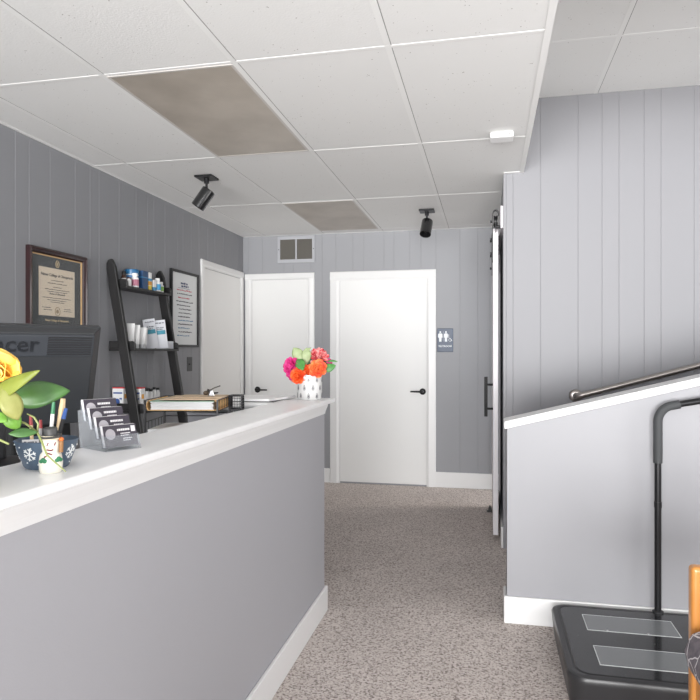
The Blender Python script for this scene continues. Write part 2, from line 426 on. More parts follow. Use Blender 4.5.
# cove moulding under the slab, swept along the front and round the end
prof = [(0, .990), (.003, .990), (.0045, .998), (.007, 1.008), (.0105, 1.018), (.0135, 1.026), (.015, 1.032), (.015, 1.0385), (0, 1.0385)]
mo = MB()
def swe(u):  # offset u outward
    return [(-.81+u, -1.2), (-.81+u, 3.115+u), (-1.46, 3.115+u)]
rows = [[mo.bm.verts.new((lx(x), ly(y), z)) for x, y in swe(u)] for u, z in prof]
for a, b in zip(rows, rows[1:]+rows[:1]):
    for i in range(2): mo.bm.faces.new((a[i], a[i+1], b[i+1], b[i]))
mo.bm.faces.new([r[0] for r in rows]); mo.bm.faces.new([r[2] for r in rows])
mo.build('crown_molding', mat('molding_white', (228,228,228), .4), ct)
top = thing('countertop', 'long white glossy countertop on the reception counter', 'countertop', (-.8955, 1.0, 1.0385))
pl = [(-.782,-1.2),(-.782,3.245),(-1.47,3.245),(-1.47,2.85),(-1.005,2.85),(-1.005,-1.2)]
MB().prism([(lx(x), ly(y)) for x, y in pl], 0, .0215, lambda u, v, w_: V((u, v, w_))).build('slab', quartz, top, bevel=.006, seg=3)

# desk behind the counter
dk = thing('desk', 'low desk behind the reception counter under the monitor', 'desk', (-1.35, 1.9, 0))
MB().box(-.4, .33, -1.1, .88, .725, .75).build('desk_top', mat('desk_grey', (150,150,152), .4, bump=(80,.05)), dk, bevel=.003)
for y in (-1.05, .83): MB().box(-.36, .29, y-.015, y+.015, 0, .725).build('side_panel', darkplastic, dk)

# ---------------------------------------------------------------- ceiling fittings
for nm, x0, x1, y0, y1, lab in (('a', -1.598, -1.024, 2.462, 3.618, 'unlit brownish ceiling light panel nearest the camera'), ('b', -1.598, -1.024, 4.862, 6.038, 'unlit brownish ceiling light panel close to the end wall')):
    t = thing('ceiling_light', lab, 'ceiling light', ((x0+x1)/2, (y0+y1)/2, ZC-.001), group='unlit ceiling light panels')
    hx, hy = (x1-x0)/2, (y1-y0)/2
    MB().box(-hx+.012, hx-.012, -hy+.012, hy-.012, 0, .005).build('diffuser', diffuser, t)
    MB().box(-hx, hx, -hy, -hy+.012, -.001, .005).box(-hx, hx, hy-.012, hy, -.001, .005).box(-hx, -hx+.012, -hy+.012, hy-.012, -.001, .005).box(hx-.012, hx, -hy+.012, hy-.012, -.001, .005).build('frame', mat('light_frame', (196,192,188), .4), t)

spot_in = mat('spot_inside', (96,94,90), .35, metal=.5)
lens_m = mat('spot_lens', (205,200,190), .25)
def spot(loc, rotz, tilt, az, lab):
    t = thing('spotlight', lab, 'spotlight', loc, rotz, group='black ceiling spotlights')
    MB().box(-.062, .062, -.062, .062, -.014, 0).build('mounting_plate', blackmetal, t, bevel=.003)
    MB().lathe([(.017,-.045),(.017,-.014)], seg=18).cyl((0,0,-.085),(0,0,-.04), .008).build('stem', blackmetal, t, smooth=True)
    R = Matrix.Translation((.018*math.cos(az),.018*math.sin(az),-.088)) @ Matrix.Rotation(az, 4, 'Z') @ Matrix.Rotation(tilt, 4, 'Y')
    sh = MB().lathe([(.0,.012),(.040,.012),(.046,.008),(.047,0),(.047,-.128),(.042,-.128),(.042,-.09),(.0,-.11)], M=R @ Matrix.Translation((.0,0,-.012)), seg=32, cap0=False, cap1=False).build('shade', blackgloss, t, smooth=True)
    MB().lathe([(.0,-.086),(.040,-.088)], M=R @ Matrix.Translation((0,0,-.012)), seg=24, cap0=False, cap1=False).build('lens', lens_m, sh, smooth=True)
    return t
spot((-1.853, 4.01, ZC), 0, math.radians(34), math.radians(15), 'black cylinder spotlight tilted towards the dark panelled wall')
spot((-.497, 5.34, ZC), 0, math.radians(30), math.radians(80), 'black cylinder spotlight above the wide white door')

t = thing('ceiling_sensor', 'small white sensor box on the ceiling near its outer edge', 'sensor', (.072, 3.56, ZC))
MB().prism([(-.062,-.05),(.062,-.05),(.062,.05),(-.062,.05)], -.032, 0, lambda u, v, w_: V((u, v, w_))).build('casing', mat('sensor_white', (236,236,236), .4), t, bevel=.008)
for x in (-.04,.04): MB().lathe([(.004,0),(.004,.003)], M=Matrix.Translation((x,-.05,-.016)) @ Matrix.Rotation(PI/2, 4, 'X'), seg=10).build('screw', chrome, t)

# wall vent
t = thing('air_vent', 'painted wall air return grille with two dusty openings above narrow door', 'vent', (-1.89, YB, 2.335))
MB().box(-.195,.195,-.016,0,-.135,-.1).box(-.195,.195,-.016,0,.1,.135).box(-.195,-.168,-.016,0,-.1,.1).box(.168,.195,-.016,0,-.1,.1).box(-.008,.008,-.016,0,-.1,.1).build('frame', mat('vent_paint', (170,171,176), .45), t, bevel=.002)
b = MB()
for k in range(15):
    z = -.094+k*.0134
    for x0, x1 in ((-.168,-.008),(.008,.168)): b.prism([(-.012, z+.006), (-.001, z-.004), (-.001, z-.0025), (-.012, z+.0075)], x0, x1, lambda u, v, w_: V((w_, u, v)))
b.build('louvers', mat('vent_dust', (112,109,103), .7), t)
for x in (-.182,.182): MB().lathe([(.005,0),(.005,.003)], M=Matrix.Translation((x,-.016,0)) @ Matrix.Rotation(PI/2,4,'X'), seg=8).build('screw', black, t)

# restroom sign
t = thing('restroom_sign', 'blue restroom sign with white figures on the end wall', 'sign', (-.402, YB, 1.413))
MB().prism([(-.076,-.113),(.076,-.113),(.076,.113),(-.076,.113)], -.008, 0, lambda u, v, w_: V((u, w_, v))).build('plate', mat('sign_blue', (54,70,94), .4), t, bevel=.004)
sw = mat('sign_white', (232,236,240), .5)
f = MB(); P = lambda u, v, w_: V((u, w_, v))
def disc(mb, cx, cz, r, a, b, n=16): mb.prism([(cx+r*math.cos(2*PI*k/n), cz+r*math.sin(2*PI*k/n)) for k in range(n)], a, b, P)
def human(mb, cx, w_):
    disc(mb, cx, .078, .0085, -.0095, -.0078)
    mb.prism([(cx-w_*.62,.066),(cx+w_*.62,.066),(cx+w_,.058),(cx+w_*1.05,.026),(cx+w_*.62,.024),(cx+.011,-.014),(cx-.011,-.014),(cx-w_*.62,.024),(cx-w_*1.05,.026),(cx-w_,.058)], -.0095, -.0078, P)
human(f, -.046, .02); human(f, .008, .018)
f.box(-.0185, -.017, -.0095, -.0078, -.012, .085)
f.tube([(.048+.014*math.cos(a), -.0088, .002+.014*math.sin(a)) for a in [i*2*PI/14*1.0+1.9 for i in range(12)]], .0022, 6)
f.tube([(.034,-.0088,.04),(.036,-.0088,.02),(.05,-.0088,.018),(.058,-.0088,-.006),(.066,-.0088,-.004)], .0028, 6)
disc(f, .033, .048, .005, -.0095, -.0078)
f.build('pictogram', sw, t)
text('lettering', [('RESTROOM', .024, 0, -.058)], sw, t, (0,-.0085,0), (1,0,0), (0,0,1))

# light switch
t = thing('light_switch', 'dark metal light switch plate beside the whiteboard', 'light switch', (XL, 4.985, 1.198))
MB().box(0,.006,-.045,.045,-.06,.06).build('plate', mat('switch_dark', (70,70,72), .4, metal=.5), t, bevel=.003)
MB().box(.006,.016,-.02,.02,-.006,.006).build('toggle', black, t, bevel=.002)

# sliding barn door
t = thing('sliding_door', 'white sliding barn door seen edge on with black pull bar', 'door', (.052, 4.55, 0))
MB().box(-.018,.018,0,.95,.03,2.155).build('door_panel', mat('barn_white', (218,214,218), .42), t, bevel=.003)
for y0 in (.045, .86):
    h = MB().box(-.024,-.018,y0-.02,y0+.02,1.93,2.15).box(-.024,-.012,y0-.02,y0+.02,2.15,2.16).box(-.024,-.018,y0-.02,y0+.02,2.16,2.255)
    h.prism([(-.024*math.cos(PI*k/10)*1.0, 2.255+.042*math.sin(PI*k/10)) for k in range(11)]+[(.018*math.cos(PI*k/10), 2.255+.034*math.sin(PI*k/10)) for k in range(11)], y0-.02, y0+.02, lambda u, v, w_: V((u, w_, v)))
    h = h.build('hanger_strap', black, t)
    MB().lathe([(.012,-.014),(.042,-.014),(.042,-.008),(.036,-.003),(.036,.003),(.042,.008),(.042,.014),(.012,.014)], M=Matrix.Translation((.0,y0,2.213)) @ Matrix.Rotation(PI/2,4,'Y'), seg=28).build('wheel', black, h, smooth=True)
    b = MB()
    for z in (1.99, 2.09, 2.213): b.cyl((-.036,y0,z),(-.022,y0,z), .010, .009, 12)
    for z in (1.99, 2.09): b.cyl((.018,y0,z),(.027,y0,z), .010, .009, 12)
    b.build('bolt', blackmetal, h, smooth=True)
hb = MB().box(-.078,-.055,.06,.085,.845,1.125)
for z in (.90, 1.07): hb.cyl((-.06,.0725,z),(-.018,.0725,z), .008, seg=10)
hb.build('pull_handle', mat('handle_black', (16,16,17), .5, spec=.2), t, bevel=.002)
t = thing('door_track', 'white header board with black sliding door rail above the sliding door', 'track', (.1, 4.40, 2.1))
MB().box(-.018,0,0,1.75,.03,.18).build('header_board', MATS['barn_white'], t, bevel=.002)
MB().box(-.052,-.046,.0,1.75,.028,.066).build('rail', blackmetal, t)
for y in (.05,.45,.85,1.25,1.65): MB().cyl((-.056,y,.047),(-.018,y,.047), .011, seg=12).build('spacer_bolt', blackmetal, t, smooth=True)
t = thing('floor_guide', 'small black floor guide at the foot of the sliding door', 'door guide', (.02, 5.34, 0))
MB().box(-.03,.012,-.03,.03,0,.006).prism([(-.02,0),(.008,0),(.008,.03),(0,.045),(-.012,.045)], -.025,.025, lambda u, v, w_: V((u, w_, v))).build('bracket', black, t, bevel=.002)

# handrail on the panelled wall
t = thing('handrail', 'brushed metal handrail sloping up the pale panelled wall', 'handrail', (.553, 4.35, 1.018))
R_ = MB(); pts = [(0,-.004,0),(0,-.04,0),(.004,-.058,.001),(.018,-.069,.005),(.04,-.072,.0107)]+[(x,-.072,.282*x-.001) for x in (.3,.8,1.4,2.2)]
R_.tube(pts, .019, 18).build('rail', nickel, t, smooth=True)
MB().lathe([(.041,0),(.041,.006),(.036,.012),(.022,.016)], M=Matrix.Rotation(PI/2,4,'X'), seg=24).build('flange', nickel, t, smooth=True)
MB().lathe([(.03,0),(.03,.006)], M=Matrix.Translation((1.6,0,.36)) @ Matrix.Rotation(PI/2,4,'X'), seg=20).tube([(1.6,-.004,.36),(1.6,-.06,.37),(1.6,-.072,.41)], .008, 8).build('bracket', nickel, t, smooth=True)

# ---------------------------------------------------------------- diploma, whiteboard
t = thing('framed_diploma', 'diploma with black mat in a dark cherry frame', 'framed certificate', (XL, 3.288, 1.62))
hw_, hh, fw = .256, .265, .038
wood = mat('cherry_frame', (48,20,22), .25, vary=(20,(32,17,19),.3,.7), coat=.5)
F = MB(); sec = [(0,0),(0,.028),(.008,.032),(.016,.026),(.026,.022),(.034,.012),(.034,0)]
def frame_ring(mb, hw_, hh, sec):
    loops = []
    for w_, o_ in sec:
        loops.append([mb.bm.verts.new((o_, y, z)) for y, z in ((-hw_+w_,-hh+w_),(hw_-w_,-hh+w_),(hw_-w_,hh-w_),(-hw_+w_,hh-w_))])
    for a, b in zip(loops, loops[1:]):
        for i in range(4): mb.bm.faces.new((a[i], a[(i+1)%4], b[(i+1)%4], b[i]))
frame_ring(F, hw_, hh, sec); F.build('frame', wood, t)
G = MB(); frame_ring(G, hw_-.034, hh-.034, [(0,.004),(0,.013),(.006,.011),(.006,.004)]); G.build('gold_fillet', mat('gold', (214,178,128), .35, metal=.3), t)
MB().box(.002,.005,-hw_+.034,hw_-.034,-hh+.034,hh-.034).build('mat_board', mat('mat_black', (52,56,56), .8), t)
cream = mat('cream_paper', (240,224,200), .7)
MB().box(.005,.0065,-.158,.158,-.112,.163).build('document', cream, t)
ink = mat('ink', (52,46,42), .8)
O = (.0067,0,.010); Rr, Up = (0,1,0), (0,0,1)
text('lettering', [('Palmer College of Chiropractic', .0225, 0, .112), ('Doctor of Chiropractic', .0145, 0, .005)], ink, t, O, Rr, Up)
k = MB(); scribbles(k, [(-.055,.055,.083),(-.085,.085,.066),(-.04,.04,.045),(-.11,.11,.03),(-.09,.09,.018),(-.13,.12,-.018),(-.09,.08,-.031),(-.06,.06,-.042),(-.13,-.06,-.075),(-.12,-.05,-.088),(.06,.12,-.078),(.055,.13,-.09)], O, Rr, Up, .004); k.build('fine_print', ink, t)
goldink = mat('gold_ink', (206,184,140), .5)
k = MB(); k.tube([(.0072, .022*math.cos(a), -.085+.024*math.sin(a)) for a in [2*PI*i/20 for i in range(21)]], .0022, 6); k.lathe([(.012,0),(.012,.0006)], M=Matrix.Translation((.0066,0,-.085)) @ Matrix.Rotation(PI/2,4,'Y'), seg=16); k.build('seal', mat('seal_brown', (168,146,112), .6), t)
k = MB(); k.tube([(.0062, .015*math.cos(a), .191+.020*math.sin(a)) for a in [2*PI*i/20 for i in range(21)]], .002, 6); k.box(.005,.0058,-.005,.005,.180,.202); k.build('crest', goldink, t)
text('mat_lettering', [('Palmer College of Chiropractic', .0165, 0, -.138)], goldink, t, (.0054,0,0), Rr, Up)
MB().box(.0095,.011,-hw_+.034,hw_-.034,-hh+.034,hh-.034).build('glazing', glazing, t)

t = thing('whiteboard', 'black framed whiteboard with coloured handwriting on the panelled wall', 'whiteboard', (XL, 4.887, 1.652))
F = MB(); frame_ring(F, .245, .312, [(0,0),(0,.02),(.003,.022),(.017,.022),(.02,.019),(.02,0)]); F.build('frame', black, t)
MB().box(.003,.008,-.225,.225,-.292,.292).build('board', mat('board_white', (220,222,223), .3, coat=.3), t)
O = (.0082,0,0)
k = MB(); scribbles(k, [(-.07,.05,.212),(-.06,.07,.19)], O, Rr, Up, .016); k.tube([(.0085,-.12,.168),(.0085,-.02,.174),(.0085,.09,.17)], .0016, 6); k.build('handwriting', mat('marker_navy', (70,76,110), .6), t)['label'] = 'navy underlined heading'
rs = random.Random(3)
rows = {'red': [], 'black': [], 'blue': []}
for i in range(13):
    v = .155-i*.031; c_ = 'red' if i in (0, 2) else 'blue' if i in (8, 10, 12) else 'black'
    rows[c_].append((-.15+rs.uniform(0,.05), .10+rs.uniform(-.02,.06), v))
for c_, col in (('red',(196,92,104)), ('black',(86,86,92)), ('blue',(96,132,166))):
    k = MB(); scribbles(k, rows[c_], O, Rr, Up, .0095); k.build('handwriting', mat('marker_'+c_, col, .6), t)['label'] = c_+' marker handwriting'

# ---------------------------------------------------------------- ladder shelf and its goods
LS = thing('ladder_shelf', 'black leaning ladder shelf against the dark panelled wall', 'shelf', (XL, 4.12, 0))
def railx(z): return .025+(1.88-z)*.176          # outward from the wall
for sgn, y in ((-1,-.325),(1,.318)):
    poly = []
    d_ = .031
    for z in (0, .5, 1.0, 1.5, 1.86): poly.append((railx(z)+d_+.006, z))
    poly += [(railx(1.9)+d_-.004, 1.895), (railx(1.9)+.016, 1.915), (railx(1.9)-.006, 1.908), (.004, 1.885), (.004, 1.85)]
    for z in (1.7, 1.0, .5, 0): poly.append((max(railx(z)-d_, .003), z))
    MB().prism(poly, y-.014, y+.014, lambda u, v, w_: V((u, w_, v))).build('side_rail', blackwood, LS, bevel=.004)
SH = ((1.722,.134,.062),(1.307,.193,.065),(.897,.262,.062),(.47,.33,.062))
for z, dp, bh in SH:
    s_ = MB().box(.004, dp, -.31, .303, z, z+.017).build('shelf_board', blackwood, LS, bevel=.002)
    for y0, y1 in ((-.356,-.34),(.333,.349)):
        pass
    for y0, y1 in ((-.31,-.296),(.289,.303)):
        MB().prism([(.004,z+.017),(dp,z+.017),(dp,z+bh*.72),(dp-.006,z+bh*.9),(dp-.02,z+bh),(.004,z+bh)], y0, y1, lambda u, v, w_: V((u, w_, v))).build('side_bracket', blackwood, s_, bevel=.003)
wp = mat('white_plastic', (236,236,236), .4); pinkl = mat('label_pink', (186,120,140), .5); blue_m = mat('tub_blue', (40,104,150), .35); navy = mat('box_navy', (44,78,120), .45)
amber = mat('bottle_brown', (70,48,40), .25); sky = mat('label_blue', (70,150,196), .45); grn = mat('label_green', (126,170,90), .5); yel = mat('label_yellow', (222,196,70), .5); ora = mat('label_orange', (224,160,60), .5)
greyprint = mat('print_grey', (120,124,132), .6)
SG = 'supplement containers on the top shelf'
zT = 1.7395
def bottle(x, y, z, r, h, bm_, capm, lm, lab, group, capf=.22, name='pill_bottle', cat='bottle'):
    t = thing(name, lab, cat, (XL+x, y, z), group=group)
    sh = h*(1-capf)
    MB().lathe([(r*.92,0),(r,.003),(r,sh*.82),(r*.62,sh*.97),(r*.6,sh)], seg=24).build('body', bm_, t, smooth=True)
    MB().lathe([(r*.72,sh),(r*.74,sh+.002),(r*.74,h-.002),(r*.68,h)], seg=24).build('cap', capm, t, smooth=True)
    if lm: MB().lathe([(r+.0004,sh*.15),(r+.0008,sh*.16),(r+.0008,sh*.7),(r+.0004,sh*.71)], seg=24, cap0=False, cap1=False).build('label_band', lm, t, smooth=True)
    return t
bottle(.055, 3.905, zT, .018, .105, amber, black, wp, 'small brown bottle with white label behind the pink labelled bottle', SG)
bottle(.100, 3.893, zT, .017, .062, wp, amber, None, 'small white jar beside the front ladder rail', SG, capf=.15)
bottle(.103, 3.962, zT, .026, .098, wp, wp, pinkl, 'white pill bottle with pink label before the blue tub', SG)
t = thing('supplement_tub', 'large blue tub with wide blue lid on the top shelf', 'tub', (XL+.055, 4.005, zT), group=SG)
MB().lathe([(.044,0),(.046,.004),(.046,.092),(.044,.095)], seg=28).build('body', mat('tub_white', (214,222,230), .4), t, smooth=True)
MB().lathe([(.048,.095),(.0485,.098),(.0485,.125),(.045,.129)], seg=28).build('lid', blue_m, t, smooth=True)
MB().lathe([(.0465,.006),(.0466,.088)], seg=28, cap0=False, cap1=False).build('label_band', mat('tub_label', (60,110,160), .5), t, smooth=True)
def carton(x, y, z, dx, dy, dz, m, bands, lab, group, rot=0, name='supplement_box', cat='box', tx=None):
    t = thing(name, lab, cat, (XL+x, y, z), rot, group)
    MB().box(-dx/2,dx/2,-dy/2,dy/2,0,dz).build('carton', m, t, bevel=.001)
    for z0, z1, bmn in bands:
        MB().box(-dx/2-.0006,dx/2+.0006,-dy/2-.0006,dy/2+.0006,dz*z0,dz*z1).build('printed_band', bmn, t)
    if tx: text('lettering', tx[0], tx[1], t, (dx/2+.0002,0,0), (0,1,0), (0,0,1), .0005)
    return t
carton(.088, 4.083, zT, .05, .072, .128, navy, [(.62,.66,sky)], 'dark blue carton beside the blue tub', SG)
carton(.088, 4.153, zT, .05, .034, .125, wp, [(.02,.25,yel),(.27,.5,ora),(.52,.66,sky)], 'narrow white carton with yellow orange and blue bands', SG)
carton(.098, 4.213, zT, .035, .034, .078, wp, [(.05,.35,sky)], 'short white carton with a blue foot next to banded carton', SG)
bottle(.100, 4.272, zT, .024, .098, wp, wp, sky, 'white pill bottle with bright blue label', SG)
bottle(.092, 4.335, zT, .022, .078, wp, wp, grn, 'white pill bottle with green label near the far rail', SG)

# tubes, pouches on the middle shelf
zM = 1.3245; MG = 'white tubes on the middle shelf'
def tubepack(x, y, r, h, lab):
    t = thing('cream_tube', lab, 'tube', (XL+x, y, zM), -.9, group=MG)
    mb = MB(); n = 20; rings = []
    for k in range(7):
        f = k/6; z = .028+(h-.028)*f
        rings.append([mb.bm.verts.new((r*math.cos(2*PI*i/n)*(1-f)+.0015*math.copysign(1,math.cos(2*PI*i/n))*f, r*math.sin(2*PI*i/n)*(1+.25*f), z)) for i in range(n)])
    for a, b in zip(rings, rings[1:]):
        for i in range(n): mb.bm.faces.new((a[i],a[(i+1)%n],b[(i+1)%n],b[i]))
    mb.bm.faces.new(rings[0]); mb.bm.faces.new(rings[-1]); mb.build('body', wp, t, smooth=True)
    MB().lathe([(r*.8,0),(r*.82,.002),(r*.8,.028)], seg=20).build('cap', mat('tube_cap', (206,208,210), .4), t, smooth=True)
    return t
for x, y, r, h, lab in ((.075,3.85,.018,.158,'white tube half hidden by the front ladder rail'),(.115,3.892,.021,.168,'tallest white tube, second from the front rail'),(.12,3.958,.018,.16,'white tube third along the middle shelf'),(.12,4.030,.023,.145,'wide white tube fourth along the middle shelf'),(.105,4.082,.018,.144,'white tube next to the leaning pouches')):
    tubepack(x, y, r, h, lab)
pm = mat('pouch_white', (222,224,230), .4, bump=(40,.3)); teal = mat('pouch_teal', (70,150,172), .5)
def pouch(x, y, lean, wd, h, lab, rz):
    t = thing('white_pouch', lab, 'pouch', (XL+x, y, zM), rz, 'pouches on the middle shelf'); t.rotation_euler = (lean, 0, rz)
    mb = MB(); 
    def fn(sg):
        def q(u, v): return V((sg*.012*math.sin(PI*u)*math.sin(PI*min(v*1.0+.12,1))**.6+.0, (u-.5)*wd, v*h))
        return q
    grid_patch(mb, fn(1), 8, 8); grid_patch(mb, fn(-1), 8, 8)
    bmesh.ops.remove_doubles(mb.bm, verts=mb.bm.verts, dist=.0004)
    mb.build('bag', pm, t, smooth=True)
    mb = MB(); grid_patch(mb, lambda u, v: V((.0135*math.sin(PI*(u*.8+.1))+.001, (u*.8+.1-.5)*wd, h*(.50+.14*v))), 8, 2); solidify(mb.build('label_band', teal, t), .001)
    k = MB(); scribbles(k, [(-wd*.36,wd*.36,h*.9),(-wd*.3,wd*.3,h*.74),(-wd*.3,wd*.2,h*.68)], (.0125,0,0), (0,1,0), (0,0,1), .008); k.build('print', greyprint, t)
pouch(.10, 4.212, math.radians(9), .085, .215, 'white pouch with teal band leaning beside the tubes', -.85)
pouch(.14, 4.272, math.radians(7), .085, .208, 'white pouch with teal band in front of the leaning one', -.95)
carton(.135, 4.362, zM, .05, .08, .055, mat('carton_pale',(224,226,232),.5), [], 'low pale carton at the far end of the middle shelf', 'small cartons on the middle shelf', name='small_carton')

# cartons and bottles on the low shelf
zW = .9145; redm = mat('carton_red', (206,62,66), .5); cbl = mat('carton_blue', (50,84,150), .5)
def med(x, y, lab, dx):
    h = .15
    t = carton(x, y, zW, dx, .056, h, wp, [(.95,1.003,redm)], lab, 'white medicine cartons on the low shelf', name='medicine_box')
    k = MB().lathe([(.021,0),(.021,.0008)], M=Matrix.Translation((-.006,-.0283,.055)) @ Matrix.Rotation(PI/2,4,'X'), seg=20).box(-dx/2+.006,dx/2-.008,-.0291,-.0282,.108,.118)
    k.box(-dx/2+.008,-.004,-.0291,-.0282,.018,.024).box(.012,.03,-.0291,-.0282,.07,.08).build('blue_print', cbl, t)
    MB().box(dx/2+.0002,dx/2+.0008,-.016,.012,.075,.105).build('side_print', ora, t)
    return t
med(.054, 3.863, 'white carton with red top between wall and front rail', .080)
med(.176, 3.868, 'white carton with red top showing just past the front rail', .084)
for i in range(8):
    bottle(.075+.03*(i % 2), 4.09+i*.0255, zW, .0160, .120+.006*(i%3), wp, black, None, ('small white bottle with black cap on the low shelf behind the letter tray'), 'small black capped bottles on the low shelf', name='small_bottle', capf=.13)

# ---------------------------------------------------------------- monitor and desk equipment
mon = thing('monitor', 'black computer monitor seen from behind on the reception desk', 'monitor', (-1.385, 1.548, .98), math.radians(12.2+38))
# local: x along the screen width, -y towards the counter visitors
TL = Matrix.Translation((0,.04,.095)) @ Matrix.Rotation(math.radians(20), 4, 'X')
w2, hgt = .30, .315
mb = MB()
def ring(hw, z0, z1, y): return [mb.bm.verts.new(TL @ V((x, y, z))) for x, z in ((-hw,z0),(hw,z0),(hw,z1),(-hw,z1))]
r0 = ring(w2, 0, hgt, .035); r1 = ring(w2, 0, hgt, .012); r2 = ring(w2-.004, .004, hgt-.004, .008); r3 = ring(w2-.03, .02, hgt-.006, -.03)
for a, b in ((r0,r1),(r1,r2),(r2,r3)):
    for i in range(4): mb.bm.faces.new((a[i],a[(i+1)%4],b[(i+1)%4],b[i]))
mb.bm.faces.new(r0); mb.bm.faces.new(r3[::-1])
mb.build('housing', darkplastic, mon, bevel=.003)
band = MB().box(-w2+.03, w2-.03, -.036, -.028, .238, .303, TL); band.build('top_band', darkplastic2, mon, bevel=.003)
for x0, x1 in ((.142,.262),(-.262,-.02)):
    sl = MB()
    for i in range(8): sl.box(x0, x1, -.0385, -.0345, .244+i*.0073, .2475+i*.0073, TL)
    sl.build('vent_slats', black, mon)
p = TL @ V((.062,-.0362,.270)); rt = TL.to_3x3() @ V((1,0,0)); up = TL.to_3x3() @ V((0,0,1))
text('lettering', [('acer', .066, 0, .004)], mat('logo_dark', (30,32,36), .3), mon, p, rt, up, .0012)
MB().box(-w2+.014, w2-.014, .0345, .0365, .016, hgt-.016, TL).build('screen', mat('screen_black', (14,14,16), .15), mon)
MB().box(-.05,.05,-.02,.02,.01,.2).build('stand_neck', black, mon, bevel=.01)
MB().lathe([(.12,0),(.12,.008),(.05,.018),(.0,.02)], seg=32, cap1=False).build('stand_base', black, mon, smooth=True)
t = thing('computer_tower', 'black desktop computer case lying under the monitor', 'computer', (-1.33, 1.55, .75), math.radians(42))
MB().box(-.34,.20,-.20,.17,0,.23).build('case', mat('case_black', (20,20,22), .7, bump=(400,.06)), t, bevel=.006)
k = MB()
for i in range(6): k.box(-.30+.0,-.18,-.2015,-.199,.04+i*.02,.046+i*.02)
k.build('vents', black, t)

# office chair behind the desk
oc = thing('office_chair', 'black office chair by the dark panelled wall behind the monitor', 'chair', (-1.96, 2.87, 0))
fabk = mat('chair_black', (30,31,33), .8, bump=(500,.1))
stack_ = []
k = MB()
for i in range(5):
    a_ = 2*PI*i/5+.3; k.cyl((0,0,.085),(.27*math.cos(a_),.27*math.sin(a_),.065), .022, .014, 10)
k.lathe([(.035,.06),(.035,.11)], seg=16); k.build('star_base', black, oc, smooth=True)
for i in range(5):
    a_ = 2*PI*i/5+.3; MB().cyl((.27*math.cos(a_)-.02*math.sin(a_),.27*math.sin(a_)+.02*math.cos(a_),.028),(.27*math.cos(a_)+.02*math.sin(a_),.27*math.sin(a_)-.02*math.cos(a_),.028), .028, seg=14).build('caster', black, oc, smooth=True)
MB().cyl((0,0,.1),(0,0,.43), .025, seg=14).build('gas_column', blackmetal, oc, smooth=True)
MB().box(-.24,.24,-.24,.24,.43,.51).build('seat', fabk, oc, bevel=.035, seg=4)
MB().prism([(-.20,.46),(-.27,.50),(-.30,.70),(-.285,.70),(-.25,.52),(-.19,.485)], -.035, .035, lambda u, v, w_: V((u, w_, v))).build('back_bracket', black, oc)
MB().prism([(-.235,.58),(-.275,.58),(-.305,.78),(-.315,.955),(-.265,.965),(-.255,.78)], -.225, .225, lambda u, v, w_: V((u, w_, v))).build('backrest', fabk, oc, bevel=.02, seg=3)

# wire letter tray
wire = mat('wire_black', (34,34,36), .4, metal=.5)
lt = thing('letter_tray', 'black wire tiered letter tray behind the counter', 'letter tray', (-1.385, 2.405, .75), math.radians(11.5))
TW, TD = .30, .27
pp = MB()
for x, y in ((0,0),(TW,0),(0,TD),(TW,TD)): pp.box(x-.004,x+.004,y-.004,y+.004,0,.352)
pp.build('posts', wire, lt)
for z in (.03,.13,.215,.305):
    q = MB()
    def rod(a, b, r=.0022): q.cyl(a, b, r, seg=6)
    for zz in (z, z+.045):
        rod((0,0,zz),(0,TD,zz)); rod((TW,0,zz),(TW,TD,zz)); rod((0,TD,zz),(TW,TD,zz))
    rod((0,0,z),(TW,0,z))
    for k in range(1, 12): rod((k*TW/12,0,z),(k*TW/12,TD,z), .0012)
    for k in range(1, 6): rod((0,k*TD/6,z),(0,k*TD/6,z+.045), .0012); rod((TW,k*TD/6,z),(TW,k*TD/6,z+.045), .0012)
    q.build('tier', wire, lt, smooth=True)
paper = mat('paper_white', (240,240,240), .8); manila = mat('manila', (208,184,156), .7); manila_d = mat('manila_edge', (222,180,124), .7)
greenp = mat('paper_green', (168,196,178), .7)
def M2(lxx, lyy, z):   # tray-local to world
    a = math.radians(11.5); return (-1.385+lxx*math.cos(a)-lyy*math.sin(a), 2.405+lxx*math.sin(a)+lyy*math.cos(a), z)
t = thing('folder_stack', 'thick manila folder stuffed with white papers on the letter tray', 'folder', M2(.155,.135,1.0575), math.radians(11.5))
k = MB()
for i in range(7): k.box(-.135+.003*(i%2), .128-.004*(i%3), -.128+.002*(i%3), .12, .004+i*.0045, .0078+i*.0045)
k.build('papers', paper, t)
MB().box(-.138,.13,-.13,.12,.0358,.0385).build('green_sheet', greenp, t)
k = MB().box(-.145,.145,-.132,.125,0,.003)
def curl(x, s_): 
    return [(x+s_*(.012*math.sin(a)), .0215-.0215*math.cos(a)) for a in [PI*i/8 for i in range(9)]]
for x, s_ in ((-.139,-1),(.133,1)):
    ps = curl(x, s_); inner = [(u-s_*.003, min(max(v, .003), .040)) for u, v in ps][::-1]
    k.prism(ps+inner, -.132, .125, lambda u, v, w_: V((u, w_, v)))
k.build('folder_edge', manila_d, t)
MB().box(-.10,.145,-.12,.125,.0432,.0465).box(-.06,.145,-.06,.125,.0466,.0495).build('folder_cover', manila, t)
t = thing('loose_papers', 'white papers on the second tier of the letter tray', 'papers', M2(.15,.135,.9675), math.radians(11.5))
MB().box(-.14,.14,-.13,.12,0,.012).build('sheets', paper, t)
t = thing('binder_clip', 'silver bulldog clip on top of the manila folder', 'clip', M2(.235,.17,1.107), math.radians(30))
MB().prism([(-.014,0),(.014,0),(.004,.026),(-.004,.026)], -.02, .02, lambda u, v, w_: V((u, w_, v))).build('jaw', chrome, t, bevel=.002)
MB().tube([(-.004,0,.026),(.016,0,.036),(.04,0,.044)], .0025, 8).tube([(.004,0,.022),(-.016,0,.03)], .0025, 8).build('grip', mat('clip_dark', (90,86,82), .3, metal=.8), t, smooth=True)
